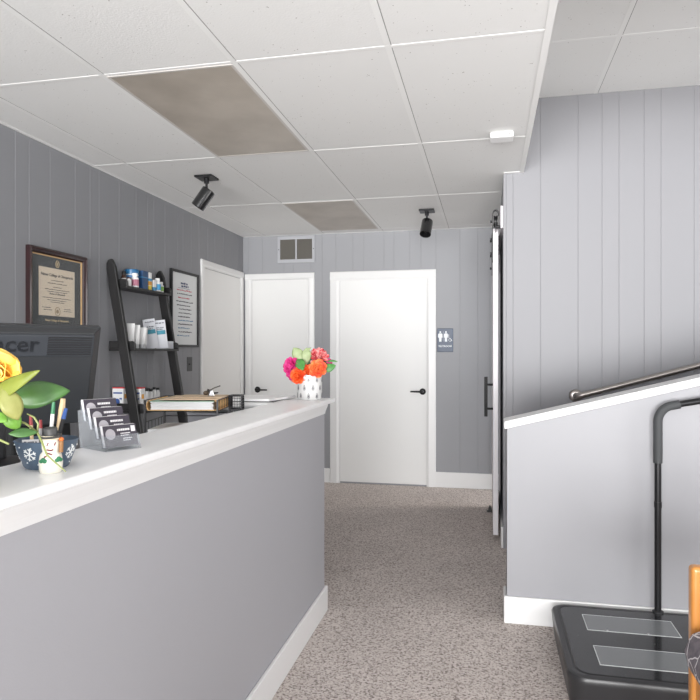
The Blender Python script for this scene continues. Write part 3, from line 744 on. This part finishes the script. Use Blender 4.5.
t = thing('key_bunch', 'small dark clip lying on the folder behind the silver clip', 'clip', M2(.20,.22,1.107), .4)
MB().ball((0,0,.010), .012, .009, .010).ball((.02,.004,.008), .012, .007, .008).build('body', mat('bronze', (96,84,70), .4, metal=.4), t, smooth=True)
# wire sorter
t = thing('wire_sorter', 'black wire mesh holder at the end of the letter tray', 'desk organizer', (-1.105, 2.70, .75), math.radians(11.5))
k = MB()
for x in (-.025,.028):
    for y in (-.03,.03): k.box(x-.003,x+.003,y-.003,y+.003,0,.355)
for z in (.29,.352): k.box(-.025,.028,-.033,-.027,z,z+.006).box(-.025,.028,.027,.033,z,z+.006).box(-.028,-.022,-.03,.03,z,z+.006).box(.025,.031,-.03,.03,z,z+.006)
k.build('frame', wire, t)
k = MB()
for i in range(8): k.cyl((-.025+.053*i/7,-.03,.1),(-.025+.053*i/7,-.03,.355), .0011, seg=5); k.cyl((.028,-.03+.06*i/7,.1),(.028,-.03+.06*i/7,.355), .0011, seg=5)
for i in range(20): z = .1+i*.0128; k.box(-.025,.028,-.0312,-.029,z,z+.002).box(.027,.0292,-.03,.03,z,z+.002)
k.build('mesh_sides', wire, t)
MB().box(-.028,.031,-.033,.033,0,.004).build('base', wire, t)
# white flat document folder at the end of the counter
t = thing('white_folder', 'flat white document folder lying at the end of the countertop', 'folder', (-1.19, 3.03, 1.06), math.radians(2))
MB().box(-.20,.185,-.13,.13,0,.004).build('under_shadow', black, t)  # black sheet painted in as the shadow under the white sheets
MB().prism([(-.20,-.137),(.165,-.137),(.225,.137),(-.20,.137)], .004, .016, lambda u, v, w_: V((u, v, w_))).build('sheets', mat('folder_white', (246,246,246), .35), t, bevel=.002)

# ---------------------------------------------------------------- things on the counter
ZK = 1.0602
# business card holder
ch = thing('card_holder', 'clear four tier acrylic holder on the countertop', 'card holder', (-.873, 1.416, ZK), math.atan2(.89,.45))
A = MB(); W2 = .046
lean = .30
tiers = [(.0, .008), (.030, .028), (.060, .048), (.090, .068)]
for i, (y, z) in enumerate(tiers):
    fr = lambda u, v, w_, y=y, z=z: V((w_, y+u+v*lean, z+v))
    A.prism([(0,0),(.0018,0),(.0018,.028),(0,.028)], -W2, W2, fr)                 # front lip
    A.prism([(.016,0),(.0178,0),(.0178,.046),(.016,.046)], -W2, W2, fr)           # back plate
    A.prism([(0,-.0018),(.0178,-.0018),(.0178,0),(0,0)], -W2, W2, fr)             # pocket bottom
    for x in (-W2-.0016, W2): A.prism([(0,-.0018),(.0178,-.0018),(.0178,.034),(0,.028)], x, x+.0016, fr)
A.prism([(-.004,0),(.120,0),(.120,.002),(-.004,.002)], -W2, W2, lambda u, v, w_: V((w_, u, v)))
for x in (-W2-.0016, W2): A.prism([(-.004,0),(.120,0),(.132,.092),(.112,.096),(.004,.012)], x, x+.0016, lambda u, v, w_: V((w_, u, v)))
A.prism([(.118,0),(.120,0),(.132,.092),(.130,.092)], -W2, W2, lambda u, v, w_: V((w_, u, v)))
A.build('tiers', acrylic, ch)
card_d = mat('card_plum', (58,52,64), .45); card_w = mat('card_white', (228,226,228), .6); card_g = mat('card_grey', (176,172,178), .6)
names = ['front tier', 'second tier', 'third tier', 'rear tier']
for i, (y, z) in enumerate(tiers):
    t = thing('business_cards', 'stack of plum business cards in the %s of the holder' % names[i], 'business cards', (-.873, 1.416, ZK), math.atan2(.89,.45), 'business cards in the clear holder')
    fr = lambda u, v, w_, y=y, z=z: V((w_, y+u+v*lean, z+v))
    MB().prism([(.0052,.0006),(.0155,.0006),(.0155,.0515),(.0052,.0515)], -.0445, .0445, fr).build('card_edges', card_w, t)
    MB().prism([(.0042,.0006),(.0051,.0006),(.0051,.0515),(.0042,.0515)], -.0445, .0445, fr).build('top_card', card_d, t)
    q = MB(); n = 20
    q.prism([(-.027+.013*math.cos(2*PI*k/n), .031+.013*math.sin(2*PI*k/n)) for k in range(n)], .0037, .0041, lambda u, v, w_, y=y, z=z: V((u, y+w_+v*lean, z+v)))
    q.build('emblem', card_g, t)
    q = MB(); pl3 = lambda u, v, w_, y=y, z=z: V((u, y+w_+v*lean, z+v))
    for u0, u1, v0, v1 in ((-.008,.026,.0375,.0425),(.0,.026,.030,.0325),(.0,.022,.0255,.0275),(.005,.03,.018,.02),(.005,.026,.0135,.0155)):
        u = u0
        while u < u1:
            l = random.uniform(.002,.005); q.prism([(u,v0),(min(u+l,u1),v0),(min(u+l,u1),v1),(u,v1)], .0037, .0041, pl3); u += l+.001
    if i == 0: q.prism([(.030,.034),(.041,.034),(.041,.048),(.030,.048)], .0037, .0041, pl3)
    q.build('print', card_w, t)

# snowman bowl
bw = thing('snowman_bowl', 'dark blue snowflake bowl with a ceramic snowman on its front', 'bowl', (-.902, 1.175, ZK))
bluebowl = mat('bowl_blue', (82,100,120), .35, vary=(10,(72,90,110),.35,.65)); cer = mat('ceramic_white', (236,232,218), .25, coat=.4)
bw_o = MB().lathe([(.0,0),(.040,0),(.044,.004),(.053,.028),(.060,.052),(.0625,.057),(.0605,.0585),(.057,.052),(.050,.028),(.041,.008),(.0,.007)], seg=40, cap0=False, cap1=False).build('bowl', bluebowl, bw, smooth=True)
sn = MB()
def bowl_r(z): return .044+(z-.004)*(.060-.044)/.048+.0006
def on_bowl(a, z, off=0): r = bowl_r(z)+off; return V((r*math.cos(a), r*math.sin(a), z))
camdir = math.atan2(-1.175,.902)
for a0, z0 in ((camdir-.62,.033),(camdir+.95,.033),(camdir-1.75,.030),(camdir+2.2,.033),(camdir+3.2,.033)):
    for k in range(6):
        an = k*PI/3+.3; da, dz = math.cos(an)/.052, math.sin(an)
        pt = lambda q, e=0: on_bowl(a0+q*da+e*(-math.sin(an))/.052, z0+q*dz+e*math.cos(an))
        sn.tube([pt(.0), pt(.0075), pt(.0135)], .0013, 6)
        for e in (1,-1): sn.tube([pt(.008), pt(.0115, e*.004)], .0011, 6)
for i in range(26):
    a = i*2*PI/13+.2*(i%2); z = (.014 if i % 2 else .048)+random.uniform(-.003,.003)
    sn.ball(on_bowl(a, z), .0017, seg=8, rings=6)
sn.build('snowflakes', mat('glaze_white', (238,240,240), .35), bw_o)
# snowman stands against the bowl, facing the visitors
sx, sy = .049, -.052
sm = MB().lathe([(.0,0),(.019,0),(.0215,.004),(.0225,.020),(.020,.036),(.0155,.042),(.0165,.048),(.0175,.058),(.015,.068),(.011,.071)], c=(sx,sy,0), seg=28, cap0=False).build('snowman', cer, bw, smooth=True)
HX = Matrix.Translation((sx,sy,.070)) @ Matrix.Rotation(.1,4,'X')
MB().lathe([(.0205,0),(.0215,.002),(.019,.004),(.013,.005),(.0135,.017),(.012,.019),(.0,.0195)], M=HX, seg=24, cap1=False).build('hat', mat('hat_grey', (72,72,72), .5), sm, smooth=True)
MB().lathe([(.0176,.066),(.0186,.067),(.0186,.072),(.0176,.0735)], c=(sx,sy,0), seg=24, cap0=False, cap1=False).build('hat_band', mat('band_cream', (216,206,180), .6), sm, smooth=True)
fd = V((sx, sy, 0)).normalized()*1.0
fd = V((.85,-1.09,0)).normalized(); sd = V((-fd.y, fd.x, 0))
def on_sm(s_, z, r): return V((sx,sy,0))+fd*math.sqrt(max(r*r-s_*s_,0))+sd*s_+V((0,0,z))
q = MB()
for s_, z, r in ((-.006,.058,.0178),(.007,.058,.0178)): q.tube([on_sm(s_-.0012,z-.003,r), on_sm(s_+.0012,z+.003,r)], .0012, 6)
q.tube([on_sm(-.008,.047,.0172), on_sm(0,.0455,.0172), on_sm(.004,.047,.0172)], .0014, 6); q.tube([on_sm(-.01,.041,.0165), on_sm(-.003,.039,.018), on_sm(.002,.037,.0195)], .0015, 6); q.tube([on_sm(-.012,.033,.0208), on_sm(-.008,.035,.0206)], .0015, 6)
q.build('painted_marks', mat('mark_maroon', (120,50,60), .5), sm, smooth=True)
q = MB()
for s_, z in ((-.014,.025),(.014,.026)):
    for k in range(3): q.ball(on_sm(s_+(k-1)*.003, z+(k%2)*.003, .0222), .0045, .0045, .004, 10, 8)
q.build('mittens', mat('mitten_green', (52,124,84), .5), sm, smooth=True)
q = MB().tube([on_sm(.018,.040,.0215), on_sm(.019,.062,.0215)], .0042, 8); q.build('bird_house', mat('wood_brown', (146,104,62), .6), sm, smooth=True)
MB().ball(on_sm(.019,.066,.0215), .005, .005, .004, 10, 8).build('red_bird', mat('bird_orange', (214,112,48), .5), sm, smooth=True)
# pens and card standing in the bowl
def pen(x, y, lean, h, r, m, m2, lab, nm='pencil', cat='pencil'):
    t = thing(nm, lab, cat, (-.902+x, 1.175+y, ZK+.0095), group='writing things in the snowman bowl')
    d = V((lean[0], lean[1], 1)).normalized()
    MB().cyl((0,0,0), d*h*.8, r, seg=8).build('barrel', m, t, smooth=True)
    MB().cyl(d*h*.8, d*h, r*1.08, r*.8, seg=8).build('tip', m2, t, smooth=True)
red_p = mat('pencil_red', (150,50,52), .4); beige = mat('beige_wood', (216,190,150), .5); green_p = mat('pen_green', (46,128,84), .35)
pen(-.022,-.014,(-.06,.0),.098,.0036, beige, red_p, 'beige pencil with red end, leaning furthest from the snowman')
pen(-.014,-.002,(-.02,.03),.088,.0036, mat('pen_grey',(150,150,150),.4), red_p, 'grey pencil with red end beside the beige pencil')
pen(-.002,.008,(.06,.05),.125,.004, wp, green_p, 'white pen with green end behind the snowman hat', 'pen', 'pen')
pen(.006,.018,(.09,.08),.132,.0062, beige, beige, 'thick beige stick tallest in the snowman bowl', 'wooden_stick', 'stick')
pen(.014,-.003,(.12,.25),.115,.0045, black, mat('pen_blue',(58,92,160),.35), 'black pen with blue end leaning past the snowman', 'pen', 'pen')
t = thing('note_card', 'small white printed card inside the snowflake bowl', 'card', (-.921, 1.148, ZK+.030), .3)
t.rotation_euler = (-.35, .0, .55)
MB().box(-.016,.016,-.001,.001,-.01,.03).build('sheet', card_w, t)
k = MB(); scribbles(k, [(-.012,.012,.024),(-.012,.010,.018)], (0,-.0012,0), (1,0,0), (0,0,1), .003); k.build('print', greyprint, t)

# yellow flower arrangement at the near end of the counter
fa = thing('flower_arrangement', 'yellow flower arrangement with large green leaves at the near counter end', 'flowers', (-.92, .93, ZK))
def lw(x, y, z): return V((x+.92, y-.93, z-ZK))
MB().lathe([(.0,0),(.04,0),(.052,.01),(.062,.05),(.052,.095),(.040,.112),(.044,.12),(.040,.12),(.036,.112),(.0,.1)], seg=32, cap0=False, cap1=False).build('vase', cer, fa, smooth=True)
pet = mat('petal_yellow', (246,208,108), .5, vary=(14,(240,186,74),.3,.6))
fo = MB(); flower(fo, lw(-.868,.985,1.258), (.70,-.62,.30), .062, 2, 6, 1.45, (1.0,.55), .55); o = solidify(fo.build('yellow_bloom', pet, fa, smooth=True), .0012)
fo = MB(); flower(fo, lw(-.868,.972,1.268), (.75,-.6,.25), .026, 3, 7, .8, (1.0,.2)); solidify(fo.build('bloom_heart', mat('petal_cream', (236,226,214), .6), fa, smooth=True), .001)
lf1 = mat('leaf_olive', (118,126,48), .45, vary=(30,(100,110,36),.35,.65)); lf2 = mat('leaf_green', (72,112,56), .4, vary=(24,(56,92,46),.35,.65)); lf3 = mat('leaf_lime', (138,138,78), .5, vary=(26,(120,124,60),.35,.65))
tocam = V((.66,-.74,.15))
q = MB(); leaf(q, lw(-.857,.955,1.214), lw(-.739,.945,1.269), .030, tocam+V((0,0,.3)), .006, .25, .42); solidify(q.build('leaf', lf1, fa, smooth=True), .0008)
q = MB(); leaf(q, lw(-.872,1.036,1.214), lw(-.779,1.080,1.226), .053, tocam+V((0,0,.25)), .008, .22, .42); solidify(q.build('leaf', lf2, fa, smooth=True), .0008)
q = MB(); leaf(q, lw(-.820,.952,1.246), lw(-.789,.955,1.183), .036, tocam, .012, .15, .6); solidify(q.build('leaf', lf3, fa, smooth=True), .0008)
q = MB(); leaf(q, lw(-.784,.997,1.157), lw(-.818,.966,1.157), .018, tocam+V((0,0,.4)), .004, .2, .5); solidify(q.build('leaf', lf2, fa, smooth=True), .0008)
q = MB(); leaf(q, lw(-.835,.945,1.195), lw(-.808,.952,1.180), .020, tocam+V((0,0,.3)), .003, .2, .5); leaf(q, lw(-.83,.97,1.20), lw(-.812,.985,1.163), .03, tocam, .006, .2, .5); solidify(q.build('leaf', mat('leaf_bright', (104,150,56), .45), fa, smooth=True), .0008)
stem_m = mat('stem_lime', (132,140,84), .5)
q = MB()
q.tube([lw(-.90,.95,1.17), lw(-.87,.975,1.19), lw(-.836,.996,1.180), lw(-.813,1.001,1.172), lw(-.792,1.006,1.156), lw(-.79,1.016,1.137), lw(-.783,1.02,1.113), lw(-.770,1.028,1.097), lw(-.754,1.034,1.081)], [.0025,.0025,.0022,.002,.002,.0019,.0018,.0016,.001], 8)
q.tube([lw(-.792,1.006,1.156), lw(-.79,1.006,1.171), lw(-.797,1.004,1.183), lw(-.81,1.002,1.189)], [.0016,.0018,.0018,.001], 8)
q.tube([lw(-.792,1.006,1.156), lw(-.787,1.0,1.157), lw(-.784,.997,1.157)], .0014, 6)
q.tube([lw(-.84,.93,1.175), lw(-.80,.905,1.162), lw(-.768,.908,1.149)], [.002,.0022,.0016], 8)
q.tube([lw(-.915,.935,1.155), lw(-.89,.96,1.21), lw(-.88,.98,1.25)], .003, 8)
q.tube([lw(-.91,.94,1.15), lw(-.885,1.0,1.19), lw(-.872,1.036,1.214)], .002, 8)
q.tube([lw(-.91,.93,1.15), lw(-.88,.945,1.19), lw(-.857,.955,1.214)], .002, 8)
q.build('stems', stem_m, fa, smooth=True)

# colourful bouquet at the far end
bq = thing('flower_bouquet', 'pink and orange flower bouquet in a patterned white cup', 'flowers', (-.882, 3.125, ZK))
RV, FV = V((.977,.211,0)), V((-.211,.977,0))
def bl(a, d, z): return RV*a+FV*d+V((0,0,z))
cup = MB().lathe([(.0,0),(.058,0),(.0615,.003),(.0625,.06),(.0625,.124),(.060,.125),(.0595,.06),(.057,.006),(.0,.006)], seg=40, cap0=False, cap1=False).build('cup', mat('cup_white', (208,208,207), .35), bq, smooth=True)
q = MB()
for row, z in enumerate((.022,.062,.102)):
    for i in range(9):
        a = 2*PI*(i+.5*(row % 2))/9
        for k in range(5):           # drop-shaped outline of small strokes
            pass
        loop = []
        for k in range(17):
            th = 2*PI*k/16; s_ = .0085*math.sin(th)*(.62-.38*math.cos(th)) ; dz = -.013*-math.cos(th)
            aa = a+s_/.063; loop.append(V((.0631*math.cos(aa), .0631*math.sin(aa), z+dz)))
        q.tube(loop, .0009, 5)
        inner = [(u*.55, v*.6) for u, v in [( .0085*math.sin(2*PI*k/12)*(.62-.38*math.cos(2*PI*k/12)), .013*math.cos(2*PI*k/12)-.003) for k in range(12)]]
        q.prism(inner, .0622, .0632, lambda u, v, w_, a=a, z=z: V((w_*math.cos(a+u/.063), w_*math.sin(a+u/.063), z+v)))
q.build('drop_pattern', mat('pattern_grey', (112,112,116), .5), cup, smooth=False)
def bloom(nm, c, ax, r, m, **k_):
    f = MB(); flower(f, c, ax, r, **k_); return solidify(f.build(nm, m, bq, smooth=True), .001)
mag = mat('petal_magenta', (204,30,116), .55, vary=(40,(226,72,150),.35,.65)); org = mat('petal_orange', (226,66,26), .55, vary=(34,(240,112,44),.35,.65)); rose = mat('petal_apricot', (236,134,72), .55, vary=(30,(216,72,50),.35,.62)); coral = mat('petal_coral', (204,44,60), .55, vary=(55,(236,168,164),.36,.58))
bloom('magenta_peony', bl(-.098,-.02,.168), RV*-.6-FV*.8+V((0,0,.15)), .052, mag, layers=7, n=9, wd=.75, spread=(1.7,.2))
bloom('magenta_peony', bl(-.10,-.0,.128), RV*-.7-FV*.5+V((0,0,-.2)), .036, mag, layers=5, n=8, wd=.75, spread=(1.6,.2))
bloom('orange_ranunculus', bl(-.058,-.055,.122), RV*-.2-FV*.9+V((0,0,.1)), .044, org, layers=6, n=9, wd=.85, spread=(1.6,.15))
bloom('orange_ranunculus', bl(-.005,-.03,.15), -FV+V((0,0,.3)), .032, org, layers=4, n=7, wd=.85, spread=(1.5,.2))
bloom('apricot_rose', bl(.043,-.05,.160), RV*.1-FV*.9+V((0,0,.35)), .050, rose, layers=6, n=7, wd=1.0, spread=(1.5,.15))
bloom('coral_dahlia', bl(.043,.0,.222), -FV*.75+V((0,0,.6)), .056, coral, layers=8, n=14, wd=.38, spread=(1.75,.15))
bloom('small_pink_bloom', bl(.096,.01,.186), RV*.7-FV*.5+V((0,0,.3)), .026, mag, layers=4, n=7)
q = MB()
leaf(q, bl(-.06,-.02,.205), bl(-.028,-.075,.150), .05, -FV+V((0,0,.1)), .006, .15, .45)
leaf(q, bl(.07,-.02,.15), bl(.132,-.02,.172), .044, -FV+V((0,0,.3)), .006, .2, .45)
leaf(q, bl(.085,0,.19), bl(.142,.0,.190), .014, -FV+V((0,0,.8)), .01, .2, .45)
solidify(q.build('leaves', mat('leaf_fresh', (88,152,78), .45, vary=(30,(66,124,60),.35,.65)), bq, smooth=True), .0008)
q = MB()
leaf(q, bl(-.02,.01,.165), bl(-.082,-.01,.262), .062, -FV+V((0,0,.15)), .012, .12, .62)
leaf(q, bl(-.02,.0,.17), bl(-.014,-.01,.262), .050, -FV+V((0,0,.1)), .010, .12, .6)
leaf(q, bl(-.05,.0,.22), bl(.008,-.012,.262), .022, -FV+V((0,0,.4)), .006, .1, .5)
solidify(q.build('pale_leaves', mat('petal_sage', (164,178,136), .6, vary=(30,(134,152,104),.35,.65)), bq, smooth=True), .0008)
q = MB()
leaf(q, bl(.0,.02,.13), bl(.0,.0,.215), .05, -FV, .008, .12, .5); leaf(q, bl(.02,.0,.12), bl(.025,-.02,.19), .04, -FV, .008, .12, .5); leaf(q, bl(.06,.01,.14), bl(.09,.0,.2), .04, -FV, .008, .12, .5)
solidify(q.build('dark_leaves', mat('leaf_dark', (50,78,44), .5), bq, smooth=True), .0008)
q = MB()
for a, d, z in ((-.098,-.02,.16),(-.058,-.05,.115),(.043,-.045,.15),(.043,0,.21),(-.045,.01,.22),(.09,.01,.18)): q.tube([bl(a*.15,d*.2,.02), bl(a*.4,d*.4,.10), bl(a,d,z)], .002, 6)
q.build('stems', lf2, bq, smooth=True)

# ---------------------------------------------------------------- black platform with handle
pf = thing('exercise_platform', 'black low exercise platform with tall handle by the half wall', 'exercise machine', (.285, 2.43, 0))
PX, PY, PZ = .73, .703, .126
def rr(x0, x1, y0, y1, r, n=8):
    out = []
    for cx, cy, a0 in ((x1-r,y0+r,-PI/2),(x1-r,y1-r,0),(x0+r,y1-r,PI/2),(x0+r,y0+r,PI)):
        for k in range(n+1): a = a0+PI/2*k/n; out.append((cx+r*math.cos(a), cy+r*math.sin(a)))
    return out
def stack(mb, loops):
    rs = [[mb.bm.verts.new((x, y, z)) for x, y in lp] for lp, z in loops]; n = len(rs[0])
    for a, b in zip(rs, rs[1:]):
        for i in range(n): mb.bm.faces.new((a[i],a[(i+1)%n],b[(i+1)%n],b[i]))
    mb.bm.faces.new(rs[0][::-1]); mb.bm.faces.new(rs[-1])
body_m = mat('platform_black', (40,40,42), .34, bump=(500,.05))
mb = MB()
ins = lambda d, r: rr(d, PX-d, d, PY-d, r)
stack(mb, [(ins(.012,.06),0),(ins(.008,.062),.03),(ins(.002,.068),PZ-.03),(ins(0,.07),PZ-.012),(ins(.004,.07),PZ-.003),(ins(.012,.066),PZ),(ins(.028,.055),PZ),(ins(.031,.054),PZ-.003),(ins(.034,.052),PZ-.003),(ins(.037,.05),PZ-.001)])
mb.build('body', body_m, pf, smooth=True)
MB().prism(ins(.038,.05), PZ-.001, PZ+.0008, lambda u, v, w_: V((u, v, w_))).build('top_panel', mat('panel_gloss', (40,41,43), .12, coat=.25), pf)
plate_m = mat('foot_plate', (112,115,117), .22, coat=.3); line_m = mat('plate_line', (200,202,202), .5)
for y0 in (.115, .425):
    x0, x1, y1 = .128, .490, y0+.158
    q = MB().box(x0, x1, y0, y1, PZ+.0008, PZ+.0018).build('foot_plate', plate_m, pf)
    MB().box(x0-.003,x1+.003,y0-.003,y0,PZ+.0008,PZ+.0022).box(x0-.003,x1+.003,y1,y1+.003,PZ+.0008,PZ+.0022).box(x0-.003,x0,y0,y1,PZ+.0008,PZ+.0022).box(x1,x1+.003,y0,y1,PZ+.0008,PZ+.0022).build('outline', line_m, q)
for x in (.205,.365): MB().ball((x,.432,PZ+.0035), .006, .006, .0025, 12, 8).build('stud', chrome, pf, smooth=True)
for x, y in ((.09,.59),(.25,.6),(.42,.6),(.08,.36),(.22,.34),(.37,.34),(.2,.05),(.4,.05),(.09,.2)): MB().lathe([(.003,PZ+.0008),(.003,PZ+.0014)], c=(x,y,0), seg=8).build('rivet', body_m, pf)
hx, hy = .464, .684
path = [(hx,hy,.0),(hx,hy,.95),(hx,hy,.985)]
path += [(hx+.07-.07*math.cos(a), hy, .985+.075*math.sin(a)) for a in [PI/2*k/8*.94 for k in range(1,9)]]
path += [(hx+.10,hy,1.068),(hx+.20,hy,1.087),(hx+.48,hy,1.138)]
hd = MB().tube(path, .0145, 16).build('handle_post', blackmetal, pf, smooth=True)
sl_ = [(hx,hy,.80),(hx,hy,.9)]+path[2:11]+[(hx+.09,hy,1.0655)]
MB().tube(sl_, .0195, 16).build('foam_grip', mat('foam_black', (58,60,62), .7, bump=(300,.1)), hd, smooth=True)
MB().lathe([(.0165,.60),(.0165,.625)], c=(hx,hy,0), seg=16).build('collar', blackmetal, hd, smooth=True)
MB().lathe([(.024,PZ-.001),(.024,PZ+.006),(.018,PZ+.01)], c=(hx,hy,0), seg=20).build('post_collar', body_m, pf, smooth=True)

# ---------------------------------------------------------------- wooden chair at the edge
chair = thing('wooden_armchair', 'honey wood armchair with grey patterned cushion beside the platform', 'chair', (.80, 1.68, 0))
def honey_material():
    m = mat('honey_wood', (200,138,68), .32, vary=(5,(184,118,52),.35,.65), coat=.3)
    return m
hw_m = honey_material()
for y in (-.29, .262):
    MB().box(-.245,-.195,y,y+.042,0,.70).build('front_post', hw_m, chair, bevel=.012, seg=4)
    MB().box(.23,.275,y,y+.042,0,.93).build('rear_post', hw_m, chair, bevel=.01, seg=3)
    MB().box(-.195,.23,y+.004,y+.038,.60,.635).build('arm', hw_m, chair, bevel=.008)
    MB().box(-.195,.23,y+.01,y+.03,.34,.41).build('side_rail', hw_m, chair, bevel=.003)
MB().box(-.235,-.205,-.248,.262,.30,.41).build('front_rail', hw_m, chair, bevel=.003)
MB().box(.24,.265,-.248,.262,.34,.41).build('rear_rail', hw_m, chair, bevel=.003)
def fabric_material():
    m = mat('chair_fabric', (112,106,112), .9, vary=(60,(92,87,94),.35,.65))
    nt = m.node_tree; b = nt.nodes['Principled BSDF']; src = b.inputs['Base Color'].links[0].from_socket
    tc = nt.nodes.new('ShaderNodeTexCoord'); v = nt.nodes.new('ShaderNodeTexVoronoi'); v.feature = 'DISTANCE_TO_EDGE'; v.inputs['Scale'].default_value = 17
    nz = nt.nodes.new('ShaderNodeTexNoise'); nz.inputs['Scale'].default_value = 12
    ad = nt.nodes.new('ShaderNodeMix'); ad.data_type = 'RGBA'; ad.inputs[0].default_value = .06
    nt.links.new(tc.outputs['Object'], nz.inputs['Vector']); nt.links.new(tc.outputs['Object'], ad.inputs[6]); nt.links.new(nz.outputs['Color'], ad.inputs[7])
    nt.links.new(ad.outputs[2], v.inputs['Vector'])
    lt_ = nt.nodes.new('ShaderNodeMath'); lt_.operation = 'LESS_THAN'; lt_.inputs[1].default_value = .035; nt.links.new(v.outputs['Distance'], lt_.inputs[0])
    mx = nt.nodes.new('ShaderNodeMix'); mx.data_type = 'RGBA'; mx.inputs[7].default_value = L3((206,202,204))
    nt.links.new(src, mx.inputs[6]); nt.links.new(lt_.outputs[0], mx.inputs[0]); nt.links.new(mx.outputs[2], b.inputs['Base Color'])
    return m
fab = fabric_material()
cb = MB(); stack(cb, [(rr(-.235,.22,-.240,.250,.05),.412),(rr(-.268,.235,-.244,.258,.055),.44),(rr(-.278,.238,-.245,.259,.055),.485),(rr(-.262,.23,-.242,.254,.05),.53),(rr(-.20,.19,-.19,.20,.05),.555)])
cb.build('seat_cushion', fab, chair, smooth=True, bevel=.01)
cb = MB(); cb.prism([(.17,.50),(.228,.50),(.228,.90),(.20,.92),(.165,.90),(.15,.7)], -.245, .257, lambda u, v, w_: V((u, w_, v))); cb.build('back_cushion', fab, chair, bevel=.02, seg=3)
